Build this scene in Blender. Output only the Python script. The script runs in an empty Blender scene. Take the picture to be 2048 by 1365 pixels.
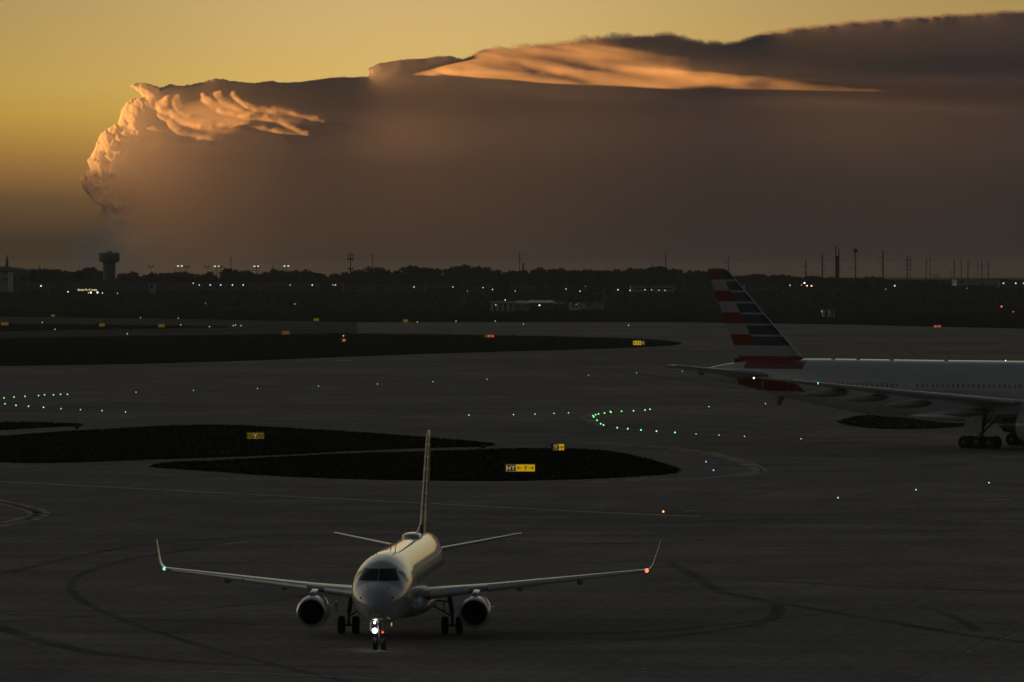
import bpy, bmesh, math, random
import numpy as np
from mathutils import Vector, Matrix
from mathutils.bvhtree import BVHTree

random.seed(7)
RNG = np.random.RandomState(11)
S = bpy.context.scene
COL = S.collection
R = math.radians

# ------------------------------------------------------------------ camera
F, CX, CY, H = 10400.0, 1024.0, 682.5, 17.9
PITCH = math.atan((CY - 553.0) / F)
cam = bpy.data.cameras.new('camera')
cam.lens = F / 2048 * 36
cam.sensor_width = 36
cam.clip_start = 1.0
cam.clip_end = 90000
camo = bpy.data.objects.new('camera', cam)
COL.objects.link(camo)
camo.location = (0, 0, H)
camo.rotation_euler = (math.pi / 2 - PITCH, 0, 0)
S.camera = camo

# ------------------------------------------------------------------ world
SUN_EL, SUN_AZ = R(-1.38), R(-90)          # just set, to the left of the view
W = bpy.data.worlds.new('World')
S.world = W
W.use_nodes = True
nt = W.node_tree
nt.nodes.clear()


def N(tree, kind, **kw):
    n = tree.nodes.new(kind)
    for k, v in kw.items():
        setattr(n, k, v)
    return n


def math_node(tree, op, a, b=None, c=None, clamp=False):
    n = tree.nodes.new('ShaderNodeMath')
    n.operation = op
    n.use_clamp = clamp
    for i, v in enumerate((a, b, c)):
        if v is None:
            continue
        if isinstance(v, (int, float)):
            n.inputs[i].default_value = v
        else:
            tree.links.new(v, n.inputs[i])
    return n.outputs[0]


def ramp(tree, fac, stops, interp='LINEAR'):
    r = tree.nodes.new('ShaderNodeValToRGB')
    r.color_ramp.interpolation = interp
    e = r.color_ramp.elements
    e[0].position, e[0].color = stops[0][0], (*stops[0][1], 1)
    e[1].position, e[1].color = stops[-1][0], (*stops[-1][1], 1)
    for p, c in stops[1:-1]:
        k = e.new(p)
        k.color = (*c, 1)
    tree.links.new(fac, r.inputs[0])
    return r.outputs[0]


def mix(tree, fac, a, b, blend='MIX'):
    m = tree.nodes.new('ShaderNodeMix')
    m.data_type = 'RGBA'
    m.blend_type = blend
    for s, v in ((m.inputs[0], fac), (m.inputs[6], a), (m.inputs[7], b)):
        if isinstance(v, (int, float)):
            s.default_value = v
        elif isinstance(v, tuple):
            s.default_value = (*v, 1)
        else:
            tree.links.new(v, s)
    return m.outputs[2]


tc = N(nt, 'ShaderNodeTexCoord')
sep = N(nt, 'ShaderNodeSeparateXYZ')
nt.links.new(tc.outputs['Generated'], sep.inputs[0])
zc = math_node(nt, 'MAXIMUM', sep.outputs[2], 0.0)
pz = math_node(nt, 'SQRT', zc)


def sp(deg):
    return math.sqrt(math.sin(R(deg)))


west = ramp(nt, pz, [
    (0.0, (.062, .040, .026)), (sp(.40), (.080, .048, .030)), (sp(.84), (.185, .100, .044)),
    (sp(1.23), (.42, .212, .064)), (sp(1.78), (.70, .405, .085)), (sp(2.1), (.70, .45, .118)), (sp(3.1), (.585, .392, .160)),
    (sp(6), (.74, .66, .47)), (sp(11), (.60, .57, .49)), (sp(22), (.33, .335, .355)),
    (sp(45), (.050, .056, .070)), (1.0, (.028, .032, .044))])
east = ramp(nt, pz, [
    (0.0, (.012, .013, .016)), (sp(4), (.018, .019, .025)), (sp(15), (.025, .028, .039)),
    (sp(45), (.032, .036, .048)), (1.0, (.030, .034, .046))])
hx = math_node(nt, 'MULTIPLY', sep.outputs[0], -0.50)
hy = math_node(nt, 'MULTIPLY', sep.outputs[1], 0.866)
hl = math_node(nt, 'SQRT', math_node(nt, 'ADD', math_node(nt, 'ADD',
               math_node(nt, 'MULTIPLY', sep.outputs[0], sep.outputs[0]),
               math_node(nt, 'MULTIPLY', sep.outputs[1], sep.outputs[1])), 1e-5))
az = math_node(nt, 'DIVIDE', math_node(nt, 'ADD', hx, hy), hl)
mr = N(nt, 'ShaderNodeMapRange', interpolation_type='SMOOTHSTEP')
mr.inputs[1].default_value, mr.inputs[2].default_value = -0.25, 0.85
nt.links.new(az, mr.inputs[0])
smoky = mix(nt, mr.outputs[0], east, west)
sky = N(nt, 'ShaderNodeTexSky', sky_type='NISHITA', sun_disc=False)
sky.sun_elevation, sky.sun_rotation = SUN_EL, SUN_AZ
sky.altitude, sky.air_density, sky.dust_density = 180, 1.0, 3.0
skyd = mix(nt, 1.0, sky.outputs[0], (.02, .02, .02), 'MULTIPLY')
gd = N(nt, 'ShaderNodeVectorMath', operation='DOT_PRODUCT')          # the sky is brightest over the middle of the smoke bank
gd.inputs[1].default_value = (math.sin(R(-1.0)) * math.cos(R(3.6)), math.cos(R(-1.0)) * math.cos(R(3.6)), math.sin(R(3.6)))
nt.links.new(tc.outputs['Generated'], gd.inputs[0])
glow = math_node(nt, 'POWER', math_node(nt, 'MAXIMUM', gd.outputs['Value'], 0.0), 420.0)
gcol = mix(nt, glow, (.66, .67, .57), (1.07, 1.10, 1.17))
smoky = mix(nt, 1.0, smoky, gcol, 'MULTIPLY')
total = mix(nt, 1.0, smoky, skyd, 'ADD')
bg = N(nt, 'ShaderNodeBackground')
bg.inputs[1].default_value = 0.25
nt.links.new(total, bg.inputs[0])
wo = N(nt, 'ShaderNodeOutputWorld')
nt.links.new(bg.outputs[0], wo.inputs[0])

# ------------------------------------------------------------------ sun
sl = bpy.data.lights.new('sun', 'SUN')
sl.energy = 5.0
sl.angle = R(0.5)
sl.color = (1.0, .37, .075)
so = bpy.data.objects.new('sun', sl)
COL.objects.link(so)
to_sun = Vector((math.sin(SUN_AZ) * math.cos(SUN_EL), math.cos(SUN_AZ) * math.cos(SUN_EL), math.sin(SUN_EL)))
so.rotation_euler = (-to_sun).to_track_quat('-Z', 'Y').to_euler()
so.location = (-300, 200, 120)

# ------------------------------------------------------------------ exposure
S.view_settings.view_transform = 'Standard'
S.view_settings.look = 'None'
S.view_settings.exposure = 2.0
S.view_settings.gamma = 1.0
S.render.engine = 'CYCLES'
S.cycles.max_bounces = 8
S.cycles.volume_bounces = 1
S.cycles.transparent_max_bounces = 12
S.cycles.use_denoising = True
S.cycles.sample_clamp_indirect = 4.0


# ------------------------------------------------------------------ pixel <-> place (only to read positions off the photograph)
def ray(x, y):
    r, u = (x - CX) / F, (CY - y) / F
    return Vector((r, math.cos(PITCH) + u * math.sin(PITCH), -math.sin(PITCH) + u * math.cos(PITCH)))


def ground(x, y, z=0.0):
    d = ray(x, y)
    t = (H - z) / -d.z
    return Vector((d.x * t, d.y * t, z))


def at(x, y, D):
    d = ray(x, y)
    t = D / d.y
    return Vector((d.x * t, D, H + d.z * t))


def dist(y):
    return ground(CX, y).y


# ------------------------------------------------------------------ helpers
def mat(name, col, rough=.5, metal=0.0, coat=0.0, emit=None, estr=0.0, vary=.12, scale=3.0, coords='Object', spec=None):
    m = bpy.data.materials.new(name)
    m.use_nodes = True
    t = m.node_tree
    p = t.nodes['Principled BSDF']
    p.inputs['Roughness'].default_value = rough
    p.inputs['Metallic'].default_value = metal
    if coat:
        p.inputs['Coat Weight'].default_value = coat
        p.inputs['Coat Roughness'].default_value = .04
    if spec is not None:
        p.inputs['Specular IOR Level'].default_value = spec
    c = N(t, 'ShaderNodeTexCoord')
    no = N(t, 'ShaderNodeTexNoise')
    no.inputs['Scale'].default_value = scale
    no.inputs['Detail'].default_value = 5
    t.links.new(c.outputs[coords], no.inputs['Vector'])
    lo = tuple(max(0, v * (1 - vary)) for v in col)
    hi = tuple(min(1, v * (1 + vary)) for v in col)
    o = ramp(t, no.outputs[0], [(.3, lo), (.7, hi)])
    t.links.new(o, p.inputs['Base Color'])
    if emit:
        p.inputs['Emission Color'].default_value = (*emit, 1)
        p.inputs['Emission Strength'].default_value = estr * .25
        m.cycles.emission_sampling = 'NONE'
    return m


def tag(o, label=None, cat=None, group=None, kind=None):
    if label:
        o['label'] = label
    if cat:
        o['category'] = cat
    if group:
        o['group'] = group
    if kind:
        o['kind'] = kind
    return o


def empty(name, loc, rz=0.0):
    o = bpy.data.objects.new(name, None)
    COL.objects.link(o)
    o.location = loc
    o.rotation_euler = (0, 0, rz)
    o.empty_display_size = .5
    return o


def link(name, me, m=None, parent=None, smooth=None):
    o = bpy.data.objects.new(name, me)
    COL.objects.link(o)
    if m is not None and not me.materials:
        for k in (m if isinstance(m, (list, tuple)) else [m]):
            me.materials.append(k)
    if parent is not None:
        o.parent = parent
    if smooth is not None:
        me.shade_smooth()
        me.set_sharp_from_angle(angle=R(smooth))
    return o


def mesh(vs, fs, name='m', mi=None, recalc=True):
    me = bpy.data.meshes.new(name)
    me.from_pydata([tuple(v) for v in vs], [], fs)
    if mi:
        me.polygons.foreach_set('material_index', mi)
    if recalc:
        bm = bmesh.new()
        bm.from_mesh(me)
        bmesh.ops.recalc_face_normals(bm, faces=bm.faces)
        bm.to_mesh(me)
        bm.free()
    me.update()
    return me


class MB:
    """collects shapes that belong to ONE part"""

    def __init__(self):
        self.v, self.f, self.mi = [], [], []

    def add(self, vs, fs, mi=0):
        o = len(self.v)
        self.v += [Vector(v) for v in vs]
        self.f += [tuple(i + o for i in f) for f in fs]
        self.mi += [mi] * len(fs)
        return self

    def box(self, c, s, mi=0, rz=0.0, top=(1, 1)):
        c = Vector(c)
        hx, hy, hz = s[0] / 2, s[1] / 2, s[2] / 2
        vs = []
        for z, (kx, ky) in ((-hz, (1, 1)), (hz, top)):
            for x, y in ((-hx, -hy), (hx, -hy), (hx, hy), (-hx, hy)):
                p = Vector((x * kx, y * ky, z))
                p.rotate(Matrix.Rotation(rz, 3, 'Z'))
                vs.append(c + p)
        return self.add(vs, [(3, 2, 1, 0), (4, 5, 6, 7), (0, 1, 5, 4), (1, 2, 6, 5), (2, 3, 7, 6), (3, 0, 4, 7)], mi)

    def tube(self, a, b, r0, r1=None, n=10, mi=0):
        a, b = Vector(a), Vector(b)
        r1 = r0 if r1 is None else r1
        d = (b - a).normalized()
        u = d.orthogonal().normalized()
        w = d.cross(u)
        vs = []
        for p, r in ((a, r0), (b, r1)):
            for i in range(n):
                t = 2 * math.pi * i / n
                vs.append(p + (u * math.cos(t) + w * math.sin(t)) * r)
        fs = [(i, (i + 1) % n, n + (i + 1) % n, n + i) for i in range(n)]
        fs += [tuple(range(n))[::-1], tuple(range(n, 2 * n))]
        return self.add(vs, fs, mi)

    def lathe(self, c, axis, prof, n=32, mi=0, caps=True):
        """prof: list of (distance along the axis, radius)"""
        c, d = Vector(c), Vector(axis).normalized()
        u = d.orthogonal().normalized()
        w = d.cross(u)
        vs = []
        for x, r in prof:
            for i in range(n):
                t = 2 * math.pi * i / n
                vs.append(c + d * x + (u * math.cos(t) + w * math.sin(t)) * r)
        fs = []
        for k in range(len(prof) - 1):
            for i in range(n):
                j = (i + 1) % n
                fs.append((k * n + i, k * n + j, (k + 1) * n + j, (k + 1) * n + i))
        if caps:
            fs += [tuple(range(n))[::-1], tuple(range((len(prof) - 1) * n, len(prof) * n))]
        return self.add(vs, fs, mi)

    def ball(self, c, r, n=10, mi=0, sz=1.0):
        prof = [(-r * sz * math.cos(math.pi * k / n), max(1e-3, r * math.sin(math.pi * k / n))) for k in range(n + 1)]
        return self.lathe(c, (0, 0, 1), prof, max(8, n), mi)

    def loft(self, rings, mi=0, caps=True, closed=True):
        n = len(rings[0])
        vs = [p for r in rings for p in r]
        fs = []
        m = n if closed else n - 1
        for k in range(len(rings) - 1):
            for i in range(m):
                j = (i + 1) % n
                fs.append((k * n + i, k * n + j, (k + 1) * n + j, (k + 1) * n + i))
        if caps:
            fs += [tuple(range(n))[::-1], tuple(range((len(rings) - 1) * n, len(rings) * n))]
        return self.add(vs, fs, mi)

    def build(self, name, m, parent=None, smooth=None):
        return link(name, mesh(self.v, self.f, name, self.mi), m, parent, smooth)


def pchip(xs, ys, x):
    xs, ys, x = np.asarray(xs, float), np.asarray(ys, float), np.asarray(x, float)
    h = np.diff(xs)
    d = np.diff(ys) / h
    m = np.zeros_like(ys)
    m[0], m[-1] = d[0], d[-1]
    for i in range(1, len(xs) - 1):
        m[i] = 0 if d[i - 1] * d[i] <= 0 else 2 * d[i - 1] * d[i] / (d[i - 1] + d[i])
    k = np.clip(np.searchsorted(xs, x) - 1, 0, len(h) - 1)
    t = np.clip((x - xs[k]) / h[k], 0, 1)
    return ((1 + 2 * t) * (1 - t) ** 2 * ys[k] + t * (1 - t) ** 2 * h[k] * m[k]
            + t * t * (3 - 2 * t) * ys[k + 1] + t * t * (t - 1) * h[k] * m[k + 1])


def smooth_line(pts, n=8):
    out = []
    P = [pts[0]] + list(pts) + [pts[-1]]
    for i in range(1, len(P) - 2):
        a, b, c, d = P[i - 1], P[i], P[i + 1], P[i + 2]
        for k in range(n):
            t = k / n
            out.append(0.5 * ((2 * b) + (c - a) * t + (2 * a - 5 * b + 4 * c - d) * t * t + (3 * b - a - 3 * c + d) * t ** 3))
    out.append(pts[-1])
    return out


def text_into(mb, s, size, origin, right, up, depth, mi=0, center=False):
    cu = bpy.data.curves.new('t', 'FONT')
    cu.body = s
    cu.size = size
    cu.resolution_u = 3
    cu.offset = size * .012
    if center:
        cu.align_x = 'CENTER'
    o = bpy.data.objects.new('t', cu)
    COL.objects.link(o)
    bpy.context.view_layer.update()
    me = bpy.data.meshes.new_from_object(o.evaluated_get(bpy.context.evaluated_depsgraph_get()))
    right, up, depth = Vector(right), Vector(up), Vector(depth)
    vs = [Vector(origin) + right * v.co.x + up * v.co.y for v in me.vertices]
    fs = [tuple(p.vertices) for p in me.polygons]
    n = len(vs)
    mb.add(vs, fs, mi)
    bpy.data.objects.remove(o)
    bpy.data.curves.remove(cu)
    bpy.data.meshes.remove(me)


# ------------------------------------------------------------------ materials
def pavement_material(name, base, jx, jy, ang, rough, joint=.72):
    m = bpy.data.materials.new(name)
    m.use_nodes = True
    t = m.node_tree
    p = t.nodes['Principled BSDF']
    c = N(t, 'ShaderNodeTexCoord')
    mp = N(t, 'ShaderNodeMapping')
    mp.inputs['Rotation'].default_value = (0, 0, R(ang))
    t.links.new(c.outputs['Object'], mp.inputs[0])

    def noise(scale, detail=4, vec=None):
        n = N(t, 'ShaderNodeTexNoise')
        n.inputs['Scale'].default_value = scale
        n.inputs['Detail'].default_value = detail
        t.links.new(vec or mp.outputs[0], n.inputs['Vector'])
        return n.outputs[0]
    big = noise(.012, 3)
    mid = noise(.12, 6)
    fine = noise(1.7, 5)
    st = N(t, 'ShaderNodeMapping')
    st.inputs['Scale'].default_value = (.02, .35, 1)
    st.inputs['Rotation'].default_value = (0, 0, R(-8))
    t.links.new(c.outputs['Object'], st.inputs[0])
    streak = noise(1.0, 5, st.outputs[0])
    br = N(t, 'ShaderNodeTexBrick')
    br.offset = 0.0
    br.inputs['Scale'].default_value = 1.0
    br.inputs['Brick Width'].default_value = jx
    br.inputs['Row Height'].default_value = jy
    br.inputs['Mortar Size'].default_value = .05
    br.inputs['Mortar Smooth'].default_value = .3
    br.inputs['Bias'].default_value = 0.0
    br.inputs['Color1'].default_value = (.90, .90, .90, 1)
    br.inputs['Color2'].default_value = (1.08, 1.07, 1.06, 1)
    br.inputs['Mortar'].default_value = (joint, joint, joint, 1)
    t.links.new(mp.outputs[0], br.inputs['Vector'])
    v = mix(t, 1.0, ramp(t, big, [(.3, (.82, .82, .83)), (.7, (1.12, 1.10, 1.07))]), ramp(t, mid, [(.3, (.84, .84, .85)), (.7, (1.14, 1.13, 1.12))]), 'MULTIPLY')
    v = mix(t, 1.0, v, ramp(t, fine, [(.28, (.74, .74, .74)), (.72, (1.24, 1.24, 1.24))]), 'MULTIPLY')
    v = mix(t, 1.0, v, ramp(t, streak, [(.32, (.88, .88, .88)), (.6, (1.05, 1.05, 1.05))]), 'MULTIPLY')
    v = mix(t, 1.0, v, br.outputs[0], 'MULTIPLY')
    v = mix(t, 1.0, v, base, 'MULTIPLY')
    p.inputs['Specular IOR Level'].default_value = 0.0
    t.links.new(v, p.inputs['Base Color'])
    t.links.new(ramp(t, mid, [(.3, (rough - .06,) * 3), (.7, (rough + .08,) * 3)]), p.inputs['Roughness'])
    bp = N(t, 'ShaderNodeBump')
    bp.inputs['Strength'].default_value = .25
    bp.inputs['Distance'].default_value = .01
    t.links.new(fine, bp.inputs['Height'])
    t.links.new(bp.outputs[0], p.inputs['Normal'])
    return m


def faded(name, col, dens, scale, rough=.6, lo=.35, hi=.62):
    """worn paint or rubber: a colour laid thinly, with noise holes that show the slab below"""
    m = bpy.data.materials.new(name)
    m.use_nodes = True
    t = m.node_tree
    p = t.nodes['Principled BSDF']
    p.inputs['Base Color'].default_value = (*col, 1)
    p.inputs['Roughness'].default_value = rough
    p.inputs['Specular IOR Level'].default_value = 0.0
    c = N(t, 'ShaderNodeTexCoord')
    n = N(t, 'ShaderNodeTexNoise')
    n.inputs['Scale'].default_value = scale
    n.inputs['Detail'].default_value = 6
    t.links.new(c.outputs['Object'], n.inputs['Vector'])
    a = ramp(t, n.outputs[0], [(lo, (0, 0, 0)), (hi, (dens,) * 3)])
    t.links.new(a, p.inputs['Alpha'])
    return m


M = {}
M['concrete'] = pavement_material('concrete', (.335, .311, .292), 7.6, 7.6, 12, .60)
M['asphalt'] = pavement_material('asphalt', (.150, .147, .142), 60, 12, 3, .66, .9)
M['earth'] = mat('grassland', (.014, .016, .007), .95, vary=.5, scale=.02, spec=0.0)
M['grass'] = mat('grass', (.028, .034, .016), .95, vary=.5, scale=.25, spec=0.0)
M['olive'] = mat('olive_grass', (.060, .062, .020), .95, vary=.3, scale=.2, spec=0.0)
M['paint'] = faded('worn_white_paint', (.78, .74, .66), .85, .5)
M['paint_fresh'] = faded('white_paint', (.80, .78, .74), 1.0, .8, lo=.25, hi=.5)
M['paint_edge'] = faded('worn_yellow_paint', (.66, .60, .48), .85, .35, lo=.28, hi=.55)
M['rubber_mark'] = faded('rubber_mark', (.10, .10, .10), .42, .12, .7, lo=.15, hi=.8)
M['silver'] = mat('silver_paint', (.50, .53, .57), .22, coat=1.0, vary=.05, scale=.9)
M['white_paint'] = mat('gloss_paint', (.60, .625, .66), .30, coat=1.0, vary=.05, scale=.8)
M['wing_paint'] = mat('wing_grey', (.42, .43, .44), .32, coat=.3, vary=.08, scale=1.2)
M['fairing'] = mat('shaded_wing_grey', (.29, .29, .295), .5, vary=.1, scale=1.2)  # wing grey made darker, painting in the shade beneath the wings
M['bare'] = mat('polished_metal', (.92, .92, .92), .36, 1.0, vary=.06, scale=2)
M['dull_metal'] = mat('dull_metal', (.12, .12, .125), .45, .7, vary=.2, scale=4)
M['gear'] = mat('gear_paint', (.16, .16, .16), .5, vary=.2, scale=5)
M['tyre'] = mat('tyre_rubber', (.018, .018, .018), .8, vary=.3, scale=9)
M['hub'] = mat('wheel_hub', (.15, .15, .15), .5, .3, vary=.2, scale=9)
M['glass'] = mat('dark_glass', (.030, .032, .038), .08, vary=.2, scale=3)
M['seal'] = mat('window_seal', (.70, .71, .72), .35, vary=.1, scale=3)
M['black'] = mat('black_panel', (.010, .010, .010), .5, vary=.3, scale=6)
M['fan'] = mat('fan_blades', (.020, .020, .022), .45, .5, vary=.4, scale=6)
M['beacon_red'] = mat('red_lamp', (.5, .05, .03), .3, emit=(1, .06, .03), estr=3)
M['nav_green'] = mat('green_lamp', (.1, .5, .2), .3, emit=(.30, 1, .60), estr=1.4)
M['nav_red'] = mat('nav_red_lamp', (.5, .05, .03), .3, emit=(1, .10, .06), estr=4)
M['white_lamp'] = mat('white_lamp', (.8, .8, .8), .3, emit=(1, .9, .75), estr=2.5)
M['cabin_glass'] = mat('cabin_glass', (.24, .255, .28), .25, vary=.3, scale=.8)
M['taxi_lamp'] = mat('taxi_lamp', (.9, .9, .9), .3, emit=(.92, 1, .95), estr=9)
M['lime'] = mat('lime_glint', (.4, .5, .1), .3, emit=(.55, .65, .10), estr=.7)  # emission stands in for a reflected glint, not a lamp

# ------------------------------------------------------------------ ground
def terrain_z(y):
    t = min(1, max(0, (y - 3000) / 700))
    u = min(1, max(0, (y - 3700) / 1800))
    return 9 * t * t * (3 - 2 * t) + 4 * u * u * (3 - 2 * u)


def ground_sheet(name, xs, ys):
    n = len(xs)
    v = [(x, y, terrain_z(y)) for y in ys for x in xs]
    f = [(j * n + i, j * n + i + 1, (j + 1) * n + i + 1, (j + 1) * n + i) for j in range(len(ys) - 1) for i in range(n - 1)]
    return tag(link(name, mesh(v, f, recalc=False), M['earth']), kind='structure')


ground_sheet('ground', [-8500, -4000, -1500, -700, -300, 0, 300, 700, 1500, 4000, 8500],
             [-2500, -400, 100, 400, 900, 1600, 2400, 2900] + [3000 + 50 * k for k in range(15)] + [3900, 4200, 4600, 5000, 5500, 8000, 11900])
ground_sheet('plain', [-19000, -9000, -3000, 0, 3000, 9000, 19000], [12300, 16000, 20000, 27000])


def sheet(name, pts, z, m, kind='structure'):
    bm = bmesh.new()
    vs = [bm.verts.new((p[0], p[1], z)) for p in pts]
    f = bm.faces.new(vs)
    bm.normal_update()
    if f.normal.z < 0:
        f.normal_flip()
    bmesh.ops.triangulate(bm, faces=bm.faces)
    me = bpy.data.meshes.new(name)
    bm.to_mesh(me)
    bm.free()
    return tag(link(name, me, m), kind=kind)


def G(*pp):
    return [ground(x, y) for x, y in pp]


sheet('apron', G((-1500, 1700), (3500, 1700), (3500, 690), (2600, 668), (2048, 658), (1700, 650), (1400, 645.5), (1150, 644.5),
                 (900, 645), (700, 645), (350, 638.5), (0, 634), (-900, 624), (-2200, 660)), .02, M['concrete'])
sheet('runway', G((-900, 624.2), (0, 634.2), (350, 638.8), (713, 645.5), (716, 668.5), (300, 674), (0, 680), (-900, 690)), .03, M['asphalt'])


def strip(name, px, width, z, m, n=10):
    pts = smooth_line([ground(*p) for p in px], n)
    L, Rr = [], []
    for i, p in enumerate(pts):
        a, b = pts[max(0, i - 1)], pts[min(len(pts) - 1, i + 1)]
        d = (b - a)
        d.z = 0
        d.normalize()
        nn = Vector((-d.y, d.x, 0)) * width / 2
        L.append(p + nn)
        Rr.append(p - nn)
    k = len(pts)
    vs = [Vector((p.x, p.y, z)) for p in L + Rr]
    fs = [(i, k + i, k + i + 1, i + 1) for i in range(k - 1)]
    return tag(link(name, mesh(vs, fs, recalc=False), m), kind='structure')


# tyre tracks
for px, w in [
    ([(1340, 1128), (1380, 1148), (1440, 1183), (1530, 1202), (1556, 1222), (1520, 1248), (1400, 1268), (1230, 1284), (1000, 1296)], .8),
    ([(1440, 1186), (1560, 1208), (1750, 1240), (1950, 1274), (2150, 1296)], .9),
    ([(1480, 1160), (1700, 1172), (2060, 1186)], .8),
    ([(-80, 1232), (0, 1258), (150, 1300), (300, 1320), (500, 1332), (760, 1336)], 1.1),
    ([(400, 1098), (250, 1122), (160, 1152), (142, 1180), (180, 1212), (260, 1246), (420, 1298), (560, 1334), (700, 1366)], .6),
    ([(-60, 1250), (200, 1232), (430, 1217), (590, 1196), (760, 1160)], .8),
    ([(700, 1248), (560, 1252), (300, 1240), (-50, 1228)], .5),
    ([(900, 1262), (1100, 1268), (1330, 1262), (1640, 1230)], .7),
    ([(900, 1130), (1080, 1122), (1300, 1136), (1420, 1128)], .5),
    ([(1960, 1265), (1900, 1232), (1840, 1214)], .6),
    ([(0, 1150), (300, 1090), (700, 1070), (1150, 1088), (1420, 1082)], .8),
    ([(880, 1040), (1150, 1052), (1600, 1038), (2048, 1040)], .8),
    ([(0, 795), (300, 790), (700, 800), (1250, 796), (1500, 785)], 1.6),
    ([(900, 720), (1200, 740), (1500, 780)], 1.4),
    ([(500, 700 + 60), (900, 742), (1300, 722)], 1.2),
]:
    strip('tyre_track', px, w, .034, M['rubber_mark'])
# painted lines
strip('taxiway_line', [(-60, 961), (0, 964), (420, 986), (836, 1007), (1120, 1022), (1290, 1030), (1400, 1034)], 0.66, .040, M['paint_fresh'])
strip('taxiway_line', [(-60, 931), (0, 934), (130, 940), (330, 952), (500, 960)], 0.48, .040, M['paint'])
strip('taxiway_line', [(-60, 828.5), (0, 829), (200, 830), (400, 831), (640, 833), (940, 832)], 0.66, .040, M['paint'])
strip('taxiway_line', [(1660, 881), (1540, 877), (1438, 871.5), (1313, 864), (1234, 857.5), (1206, 852.5), (1184, 842), (1178, 834), (1192, 829.5), (1243, 824.5), (1418, 814.5), (1531, 808.5), (1640, 802)], 0.55, .040, M['paint_edge'])
strip('taxiway_line', [(1225, 856), (1200, 852), (1178, 843), (1170, 835), (1180, 829.5), (1215, 826)], 0.77, .040, M['paint_edge'])
strip('taxiway_line', [(-60, 993), (0, 1003), (55, 1015), (86, 1027), (62, 1041), (0, 1053), (-60, 1062)], 1.10, .040, M['paint_edge'])
strip('taxiway_line', [(-60, 995.5), (0, 1005.5), (50, 1017), (76, 1028), (56, 1039), (0, 1050), (-60, 1059)], 0.77, .040, M['paint_edge'])
strip('taxiway_line', [(-60, 998), (0, 1008), (44, 1019), (67, 1028.5), (48, 1037), (0, 1047.5), (-60, 1056)], 0.77, .040, M['paint_edge'])
strip('taxiway_line', [(1120, 884), (1200, 888), (1350, 899), (1450, 916), (1513, 940), (1478, 951), (1340, 960), (1120, 968)], 1.10, .040, M['paint_edge'])
strip('taxiway_line', [(1120, 881), (1220, 887), (1360, 897), (1470, 917), (1526, 940), (1490, 953), (1340, 963)], 0.55, .040, M['paint_edge'])
strip('taxiway_line', [(0, 786), (272, 786), (755, 770), (1177, 753), (1365, 744)], 0.44, .040, M['paint'])
strip('taxiway_line', [(1500, 860), (1740, 868), (1900, 876), (2100, 880)], 0.66, .040, M['paint'])
strip('taxiway_line', [(-40, 642), (250, 645), (700, 652), (1100, 656), (1500, 657)], 1.98, .040, M['paint'])
strip('taxiway_line', [(400, 661), (720, 655.5), (1150, 650)], 1.10, .040, M['paint'])
strip('taxiway_line', [(420, 1345), (500, 1349), (560, 1350), (700, 1357), (800, 1363), (900, 1370)], 0.35, .040, M['paint'])
for a, b, w in [((264, 970), (300, 969.5), .6), ((214, 966.5), (222, 966.3), .6), ((666, 722.5), (706, 721), 1.5), ((1256, 960), (1302, 959), .8),
                ((1970, 1000), (2024, 1001), .6), ((1490, 1168), (1570, 1168), .25), ((866, 1244), (873, 1244), .35), ((1010, 1060), (1036, 1059), .35),
                ((1070, 1024), (1125, 1023), .4), ((556, 1133), (572, 1133), .3), ((640, 1133), (668, 1133), .3), ((1283, 1339), (1295, 1339), .3),
                ((1545, 1098), (1570, 1097), .3), ((1370, 1024), (1395, 1022), .35), ((300, 797), (335, 796), .7), ((430, 1092), (500, 1084), .25)]:
    strip('painted_dash', [a, b], w, .040, M['paint_fresh'], 2)
for k in range(12):
    x = 1920 + k * 13
    y = 1311 - k * 4.6
    strip('painted_dash', [(x, y), (x + 7, y - 2.5)], .16, .040, M['paint'], 2)


# grass islands with a ragged edge of blades
def grass_island(px, m, n_edge, n_in, hgt, label):
    poly = smooth_line([ground(*p) for p in px + [px[0]]], 6)[:-1]
    bm = bmesh.new()
    vs = [bm.verts.new((p.x, p.y, .06)) for p in poly]
    f = bm.faces.new(vs)
    bm.normal_update()
    if f.normal.z < 0:
        f.normal_flip()
    bmesh.ops.triangulate(bm, faces=bm.faces)
    me = bpy.data.meshes.new('grass')
    bm.to_mesh(me)
    bm.free()
    V = [v.co.copy() for v in me.vertices]
    Fc = [tuple(p.vertices) for p in me.polygons]
    tris = [(V[a], V[b], V[c], (V[b] - V[a]).cross(V[c] - V[a]).length) for a, b, c in Fc]
    rnd = random.Random(int(px[0][0] * 7 + px[1][1]))

    def blade(p, h):
        a = rnd.uniform(0, 6.28)
        w = h * .45
        o = len(V)
        d = Vector((math.cos(a) * w, math.sin(a) * w, 0))
        t = Vector((rnd.uniform(-.4, .4) * h, rnd.uniform(-.4, .4) * h, h))
        V.extend([p - d, p + d, p + t])
        Fc.append((o, o + 1, o + 2))
    L = [(poly[i], poly[(i + 1) % len(poly)]) for i in range(len(poly))]
    wts = [(b - a).length for a, b in L]
    for a, b in rnd.choices(L, wts, k=n_edge):
        p = a.lerp(b, rnd.random()) + Vector((rnd.gauss(0, .35), rnd.gauss(0, .5), 0))
        p.z = .05
        blade(p, rnd.uniform(.4, 1.0) * hgt)
    for a, b, c, w in rnd.choices(tris, [t[3] for t in tris], k=n_in):
        u, v = rnd.random(), rnd.random()
        if u + v > 1:
            u, v = 1 - u, 1 - v
        p = a + (b - a) * u + (c - a) * v
        blade(p, rnd.uniform(.4, 1.0) * hgt)
    o = link('grass', mesh(V, Fc, recalc=False), m)
    return tag(o, label, 'grass', kind='stuff')


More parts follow.
